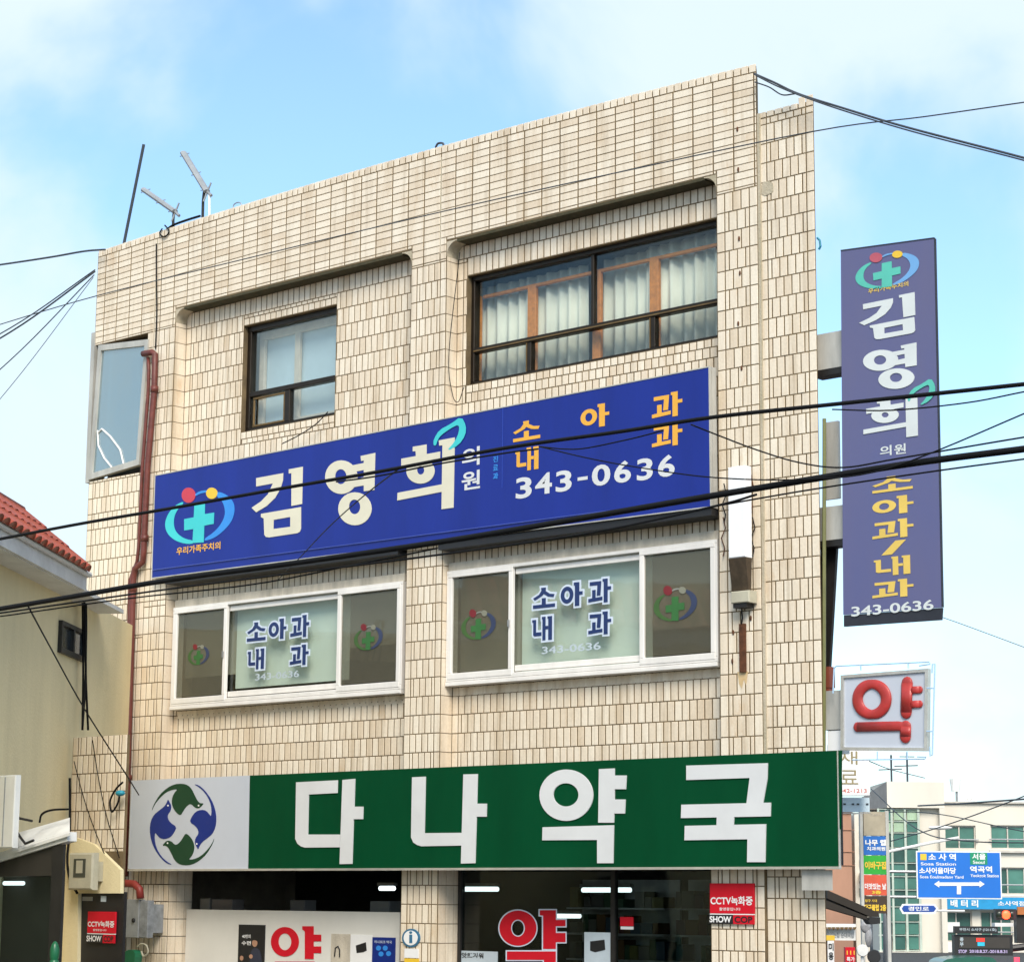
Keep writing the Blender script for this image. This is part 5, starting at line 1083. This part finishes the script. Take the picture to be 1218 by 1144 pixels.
# treatment sign panel
d = 56
tp = thing('panel_sign', gnd(1015, d), 'white hanging panel with brown letters above the pink building', 'sign')
oD('panel', 985, 885, 1034.5, 945.5, d, 0, .2, 'white', tp); brn = mat('brown_letter', (.30, .24, .12), .6)
textd(tp, '재', 998, 1020, 893, 909, d, brn, .0); textd(tp, '료', 999.5, 1021, 915.5, 932.5, d, brn, .0); textd(tp, '842-1213', 998, 1031, 937.5, 942.5, d, mat('pinkish_red', (.6, .18, .15), .6), .01)
tp2 = thing('panel_sign', gnd(1018, d + .6), 'small bluish glass panel under the white hanging panel', 'sign')
oD('panel', 985, 948, 1034.5, 965.5, d + .6, 0, .15, mat('bluish_panel', (.62, .74, .82), .3, var=.08), tp2)
for px in (1003, 1013, 1019, 1030): oD('mark', px, 955, px + 3, 957, d + .6, -.02, -.003, 'cable2', tp2)
m = mb_d(d); 
for py in (947, 966.5): rectd(m, 985, py - .5, 1036, py + .5, d, .03, .1)
tag(obj('sign_rail', m, M['steel']), 'thin metal rails holding the hanging panels', 'rail')
# stacked sign column
d = 58
sc = thing('stacked_sign', gnd(1041, d), 'column of stacked coloured shop signs left of the grey street pole', 'sign')
PN = [(965, 993.5, (.42, .36, .26), 'beige_panel'), (994, 1016.5, (.01, .14, .50), 'blue_panel'), (1017, 1039.5, (.02, .38, .03), 'green_panel'), (1040, 1064.5, (.66, .09, .04), 'red_panel'), (1065, 1086, (.05, .025, .012), 'brown_panel')]
for (a, b, c, nm) in PN: oD(nm, 1027, a, 1056.5, b, d, 0, .25, mat('stack_' + nm, c, .5), sc)
m = mb_d(d); rectd(m, 1026, 964, 1026.8, 1200, d, -.02, .2); rectd(m, 1056.7, 964, 1057.6, 1200, d, -.02, .2); obj('frame', m, M['signside'], sc)
textd(sc, '크로바', 1035, 1049, 967, 970, d, 'sillm', .01); textd(sc, '나무 웰', 1029, 1054, 998, 1005.5, d, 'white', .04); textd(sc, '치과의원', 1031, 1053, 1006.5, 1011.5, d, 'white', .03)
textd(sc, '이바구집', 1028.5, 1054, 1024, 1033.5, d, 'yellowv', .04); textd(sc, '더맛있는 날', 1028.5, 1054, 1050, 1057.5, d, 'white', .03); textd(sc, '3층', 1037, 1048, 1058.5, 1063, d, 'yellowv', .04)
textd(sc, '당구 시대', 1029, 1043, 1069, 1072.5, d, 'yellowv', .02); textd(sc, '당구클럽 2층', 1028, 1054, 1075, 1083, d, 'yellowv', .04)
# street pole with road sign
d = 80
sp = thing('street_pole', gnd(1055, d), 'grey steel street pole carrying the blue road sign', 'pole')
m = mb_d(d); x_, _ = bxy(1055, 1100, d); m.tube([(x_, 0, 0), (x_ + .02, 0, bxy(0, 962, d)[1])], [.16, .10], 10); obj('shaft', m, M['greybox'], sp, True)
for py in (1027, 1057):
    m = mb_d(d); _, z_ = bxy(0, py, d); m.tube([(x_, -.05, z_), (bxy(1150, 0, d)[0], -.05, z_)], .05, 8); obj('arm', m, M['steel'], sp)
m = mb_d(d); m.tube([(x_, 0, bxy(0, 1004, d)[1]), (bxy(1085, 0, d)[0], 0, bxy(0, 992, d)[1]), (bxy(1115, 0, d)[0], 0, bxy(0, 986, d)[1])], .05, 8); obj('lamp_arm', m, M['fascia'], sp)
m = mb_d(d); a, z_ = bxy(1108, 984, d); m.ball((a + .3, 0, z_), .42, .14, .07, 12, 6); obj('lamp_head', m, M['fascia'], sp)
rsn = thing('road_sign', tuple(far(1141, 1069, d - .2)), 'big blue direction sign with a white double arrow', 'road sign')
D2 = d - .2
rb_ = mat('road_sign_blue', (.008, .16, .62), .4, var=.06, scale=.5)
oD('board', 1089.5, 1011.5, 1192, 1069, D2, 0, .06, 'white', rsn); oD('blue_face', 1091, 1013, 1190.5, 1067.5, D2, -.012, -.001, rb_, rsn)
oD('green_plate', 1153.5, 1013.5, 1174.5, 1028, D2, -.018, -.013, mat('road_sign_green', (.01, .28, .14), .4), rsn)
oD('line_badge', 1094.5, 1015, 1102, 1022.5, D2, -.018, -.013, 'yellowv', rsn)
textd(rsn, '소 사 역', 1104, 1137, 1014.5, 1023, D2, 'white', .03, -.02); textd(rsn, 'Sosa Station', 1095, 1137, 1025, 1029, D2, 'white', .015, -.02); textd(rsn, '소사어울마당', 1093, 1137, 1031, 1039, D2, 'white', .03, -.02); textd(rsn, 'Sosa Eoulmadang Yard', 1094, 1146, 1040.5, 1045.5, D2, 'white', .015, -.02)
textd(rsn, '서울', 1156, 1172.5, 1014.5, 1022, D2, 'white', .03, -.022); textd(rsn, 'Seoul', 1157, 1171, 1023, 1027, D2, 'white', .015, -.022); textd(rsn, '역곡역', 1153.5, 1180, 1029.5, 1037.5, D2, 'white', .03, -.02); textd(rsn, 'Yeokgok Station', 1154, 1188, 1039, 1044, D2, 'white', .015, -.02)
m = mb_d(D2); ar = [(1111, 1051), (1117, 1047), (1117, 1049), (1165, 1049), (1165, 1047), (1171, 1051), (1165, 1055), (1165, 1053), (1143, 1053), (1143, 1063), (1138, 1063), (1138, 1053), (1117, 1053), (1117, 1055)]
m.prism([[bxy(x, y, D2) for x, y in ar]], -.025, -.014); obj('arrow', m, M['white'], rsn)
np_ = thing('name_plate', tuple(far(1093, 1087, D2 - .3)), 'white and blue street name plate with pointed ends', 'street sign')
m = mb_d(D2 - .3); m.prism([[bxy(x, y, D2 - .3) for x, y in ((1070, 1080), (1073.5, 1074.5), (1112, 1074.5), (1116, 1080), (1112, 1086.5), (1073.5, 1086.5))]], 0, .05); obj('plate', m, M['white'], np_)
m = mb_d(D2 - .3); m.prism([[bxy(x, y, D2 - .3) for x, y in ((1072.5, 1080), (1075, 1076.5), (1110.5, 1076.5), (1113.5, 1080), (1110.5, 1084), (1075, 1084))]], -.01, -.001); obj('blue_field', m, mat('plate_navy', (.01, .07, .36), .4), np_)
textd(np_, '경인로', 1080, 1105, 1077.5, 1083, D2 - .3, 'white', .02, -.015)
m = mb_d(D2 - .2); _, z_ = bxy(0, 1073, D2 - .2); m.tube([(bxy(1056, 0, D2)[0], 0, z_), (bxy(1118, 0, D2)[0], 0, z_)], .04, 6); obj('arm', m, M['fascia'], np_)
# traffic gear at lower right
d = 70
tl = thing('traffic_light', tuple(far(1196, 1096, d)), 'horizontal traffic light showing red at the right edge', 'traffic light')
m = mb_d(d); rectd(m, 1184, 1080.5, 1209, 1094, d, 0, .3); obj('housing', m, M['black'], tl)
m = mb_d(d); a, z_ = bxy(1196.5, 1087.5, d); m.ball((a, -.02, z_), .13, .05, .13, 14, 8); obj('red_lens', m, mat('lit_red_lens', (1.0, .05, .015), .4, emit=2.2, var=0), tl, True)
for px in (1189, 1204): m = mb_d(d); a, z_ = bxy(px, 1087.5, d); m.ball((a, -.01, z_), .11, .04, .11, 12, 6); obj('dark_lens', m, mat('dark_lens', (.02, .03, .02), .3), tl, True)
oD('white_hood', 1181, 1097, 1208.5, 1101.5, d, -.3, .2, 'white', tl)
led = thing('message_board', tuple(far(1170, 1136, d - 2)), 'black electronic message board low at the right', 'display')
D3 = d - 2
oD('board', 1135, 1111, 1205, 1136, D3, 0, .4, 'black', led); oD('screen', 1140.5, 1114, 1201, 1127.5, D3, -.02, -.003, mat('screen_brown', (.05, .042, .035), .4), led)
oD('red_patch', 1161, 1115, 1171, 1119.5, D3, -.03, -.021, mat('led_red', (.7, .03, .02), .4, emit=.5), led); oD('cyan_patch', 1162.5, 1120, 1171, 1124.5, D3, -.03, -.021, mat('led_cyan', (.02, .30, .42), .4, emit=.5), led)
textd(led, 'STOP', 1140, 1150, 1129, 1133, D3, mat('led_violet', (.55, .45, .75), .5), .03, -.01); textd(led, '2018.8.27.-2018.8.31', 1153, 1198, 1129, 1133, D3, mat('led_violet', (.55, .45, .75), .5), .03, -.01); textd(led, '중', 1141.5, 1146, 1114.5, 1119, D3, 'ghost', .03, -.025); textd(led, '부', 1141.5, 1146, 1120, 1125, D3, 'ghost', .03, -.025)
ub = thing('message_header', tuple(far(1160, 1112, D3 - .1)), 'thin black header strip with pale characters above the message board', 'sign')
oD('strip', 1135, 1101, 1187, 1110, D3 - .1, 0, .2, 'black', ub); textd(ub, '부천시 소사구 (1211호)', 1141, 1185, 1103, 1107.5, D3 - .1, 'ghost', .015)
ap = thing('signal_arm', tuple(far(1212, 1200, D3 + .5)), 'dark signal mast arm at the bottom right corner', 'pole')
m = mb_d(D3 + .5); rectd(m, 1209.5, 1082, 1300, 1122, D3 + .5, .1, .5); obj('control_panel', m, M['darkmetal'], ap)
m = mb_d(D3 + .4); a, z_ = bxy(1180, 1131, D3); b, z2 = bxy(1300, 1115, D3); m.tube([(a, -.2, z_), (b, -.2, z2)], .10, 8); obj('arm', m, M['black'], ap)
oD('orange_panel', 1210, 1078, 1300, 1088, D3 + .5, -.02, .09, mat('orange_panel', (.50, .16, .04), .6), ap)
oD('red_lamp', 1207, 1138, 1212, 1148, D3 + .2, -.1, .1, mat('lit_red_lamp', (.9, .03, .06), .4, emit=1.0, var=0), ap)
m = mb_d(66); m.prism([[bxy(x, y, 66) for x, y in smooth([(1118, 1150), (1122, 1141), (1140, 1138), (1175, 1137), (1184, 1140), (1188, 1150)], 1)]], 0, 2.0); tag(obj('vehicle_roof', m, mat('green_vehicle_paint', (.02, .13, .09), .35, coat=.4)), 'green vehicle roof just entering at the bottom right', 'vehicle')
# awnings and small shop things along the side street
d = 34
aw = thing('awning', tuple(far(1010, 1095, d)), 'dark folded awning sticking out right of the tiled pier', 'awning')
def quadp(mb, pts, d_, th):
    L_ = [bxy(x, y, d_) for x, y in pts]; mb.prism([L_], 0, th)
m = mb_d(d); quadp(m, [(984, 1058), (1045, 1085), (1046, 1090), (1036, 1090), (984, 1068)], d, .6); obj('upper_arm', m, mat('dark_awning', (.035, .028, .022), .8), aw)
m = mb_d(d); quadp(m, [(982, 1070), (1034, 1091), (1034, 1094), (982, 1079)], d, .4); obj('lower_arm', m, bpy.data.materials['dark_awning'], aw)
m = mb_d(d); quadp(m, [(1030, 1090.5), (1047, 1090.5), (1047, 1098), (1036, 1099)], d, .5); obj('valance', m, M['black'], aw)
d = 40
s1 = thing('striped_canopy', tuple(far(997, 1118, d)), 'white canopy edge with scalloped yellow trim at the bottom right of the pier', 'canopy')
oD('board', 970, 1104, 1018, 1118, d, 0, .2, 'fascia', s1); oD('upper_edge', 970, 1098, 1017, 1103.5, d, -.1, .15, 'white', s1); textd(s1, '맛있는집 순대국밥', 983, 1016, 1108, 1115, d, 'greybox', .02)
for k in range(8):
    px = 978 + k * 5; m = mb_d(d); m.prism([[bxy(x, y, d) for x, y in ((px, 1102), (px + 4.6, 1102), (px + 2.3, 1106))]], -.13, -.11); obj('scallop', m, M['ochre'], s1)
s2 = thing('pole_sign', tuple(far(986, 1150, d - 1)), 'narrow yellow and maroon sign post below the white canopy', 'sign')
oD('cap', 980, 1112, 993, 1118, d - 1, 0, .3, 'yellowv', s2); oD('side', 980, 1118.2, 984, 1180, d - 1, 0, .3, mat('maroon_panel', (.12, .01, .015), .5), s2); oD('face', 984.2, 1118.2, 993, 1180, d - 1, 0, .3, 'white', s2)
textd(s2, '미', 985.5, 991.5, 1121, 1130, d - 1, 'black', .03); textd(s2, '용', 985.5, 991.5, 1132, 1141, d - 1, 'black', .03)
s3 = thing('small_signboard', tuple(far(1012, 1150, d + 2)), 'small red signboard with yellow characters low right of the pier', 'sign')
oD('panel', 1005.5, 1126, 1018, 1180, d + 2, 0, .2, 'red', s3); textd(s3, '111', 1007, 1016.5, 1130, 1135, d + 2, 'yellowv', .02); textd(s3, '특가', 1007, 1016.5, 1137.5, 1143, d + 2, 'white', .02)
for (px, py, r_, mt, lab) in ((1026, 1130, 7, 'fascia', 'round white back of a street mirror low by the street pole'), (1039.5, 1137, 8, 'black', 'round black street mirror low by the street pole')):
    d_ = 45; m = mb_d(d_); a, z_ = bxy(px, py, d_); rr = r_ / FPX * d_; m.tube([(a, .04, z_), (a, 0, z_), (a, -.03, z_)], [rr * .7, rr, rr * .9], 20); m.tube([(a, .06, 0), (a, .06, z_)], .03, 8); tag(obj('street_mirror', m, M[mt]), lab, 'mirror', 'round street mirrors')
m = mb_d(44); a, z_ = bxy(1033, 1112, 44); m.ball((a - .05, 0, z_ + .16), .10, .06, .12, 10, 8); m.ball((a, 0, z_ - .02), .07, .05, .20, 10, 8); m.tube([(a - .03, 0, z_ + .2), (a - .03, 0, z_ + .5)], .012, 6); tag(obj('wrapped_bundle', m, mat('grey_plastic_wrap', (.40, .40, .42), .3, var=.3, scale=12), None, True), 'bundle of grey plastic hanging under the dark awning', 'bundle')
def bwire(pts, d0, d1, r, label):
    P_ = []
    for i, (x, y) in enumerate(pts):
        t = i / (len(pts) - 1); P_.append(far(x, y, d0 + (d1 - d0) * t))
    m_ = MB(); m_.tube(cat(P_), r, 5); tag(obj('cable', m_, M['cable2'], None, True), label, 'cable')
bwire([(1092, 958), (1150, 955), (1300, 944)], 70, 60, .025, 'dark cable in front of the far roofline at the right')
bwire([(1060, 1000), (1140, 976), (1300, 915)], 75, 60, .018, 'thin cable rising to the right in front of the pale building')
bwire([(1036, 938), (1090, 985), (1150, 1000), (1300, 1002)], 75, 60, .018, 'thin cable sagging across the far stair tower')
bwire([(1000, 968), (1100, 966), (1200, 985), (1300, 1005)], 75, 60, .015, 'thin cable crossing just under the far roofline')
bwire([(1118, 733), (1160, 748), (1300, 800)], 40, 45, .007, 'faint thin wire in the sky below the vertical sign')
bwire([(1034, 905), (1060, 915), (1100, 925)], 60, 90, .015, 'short faint wire right of the white hanging panel')

bpy.data.scenes.remove(GS)
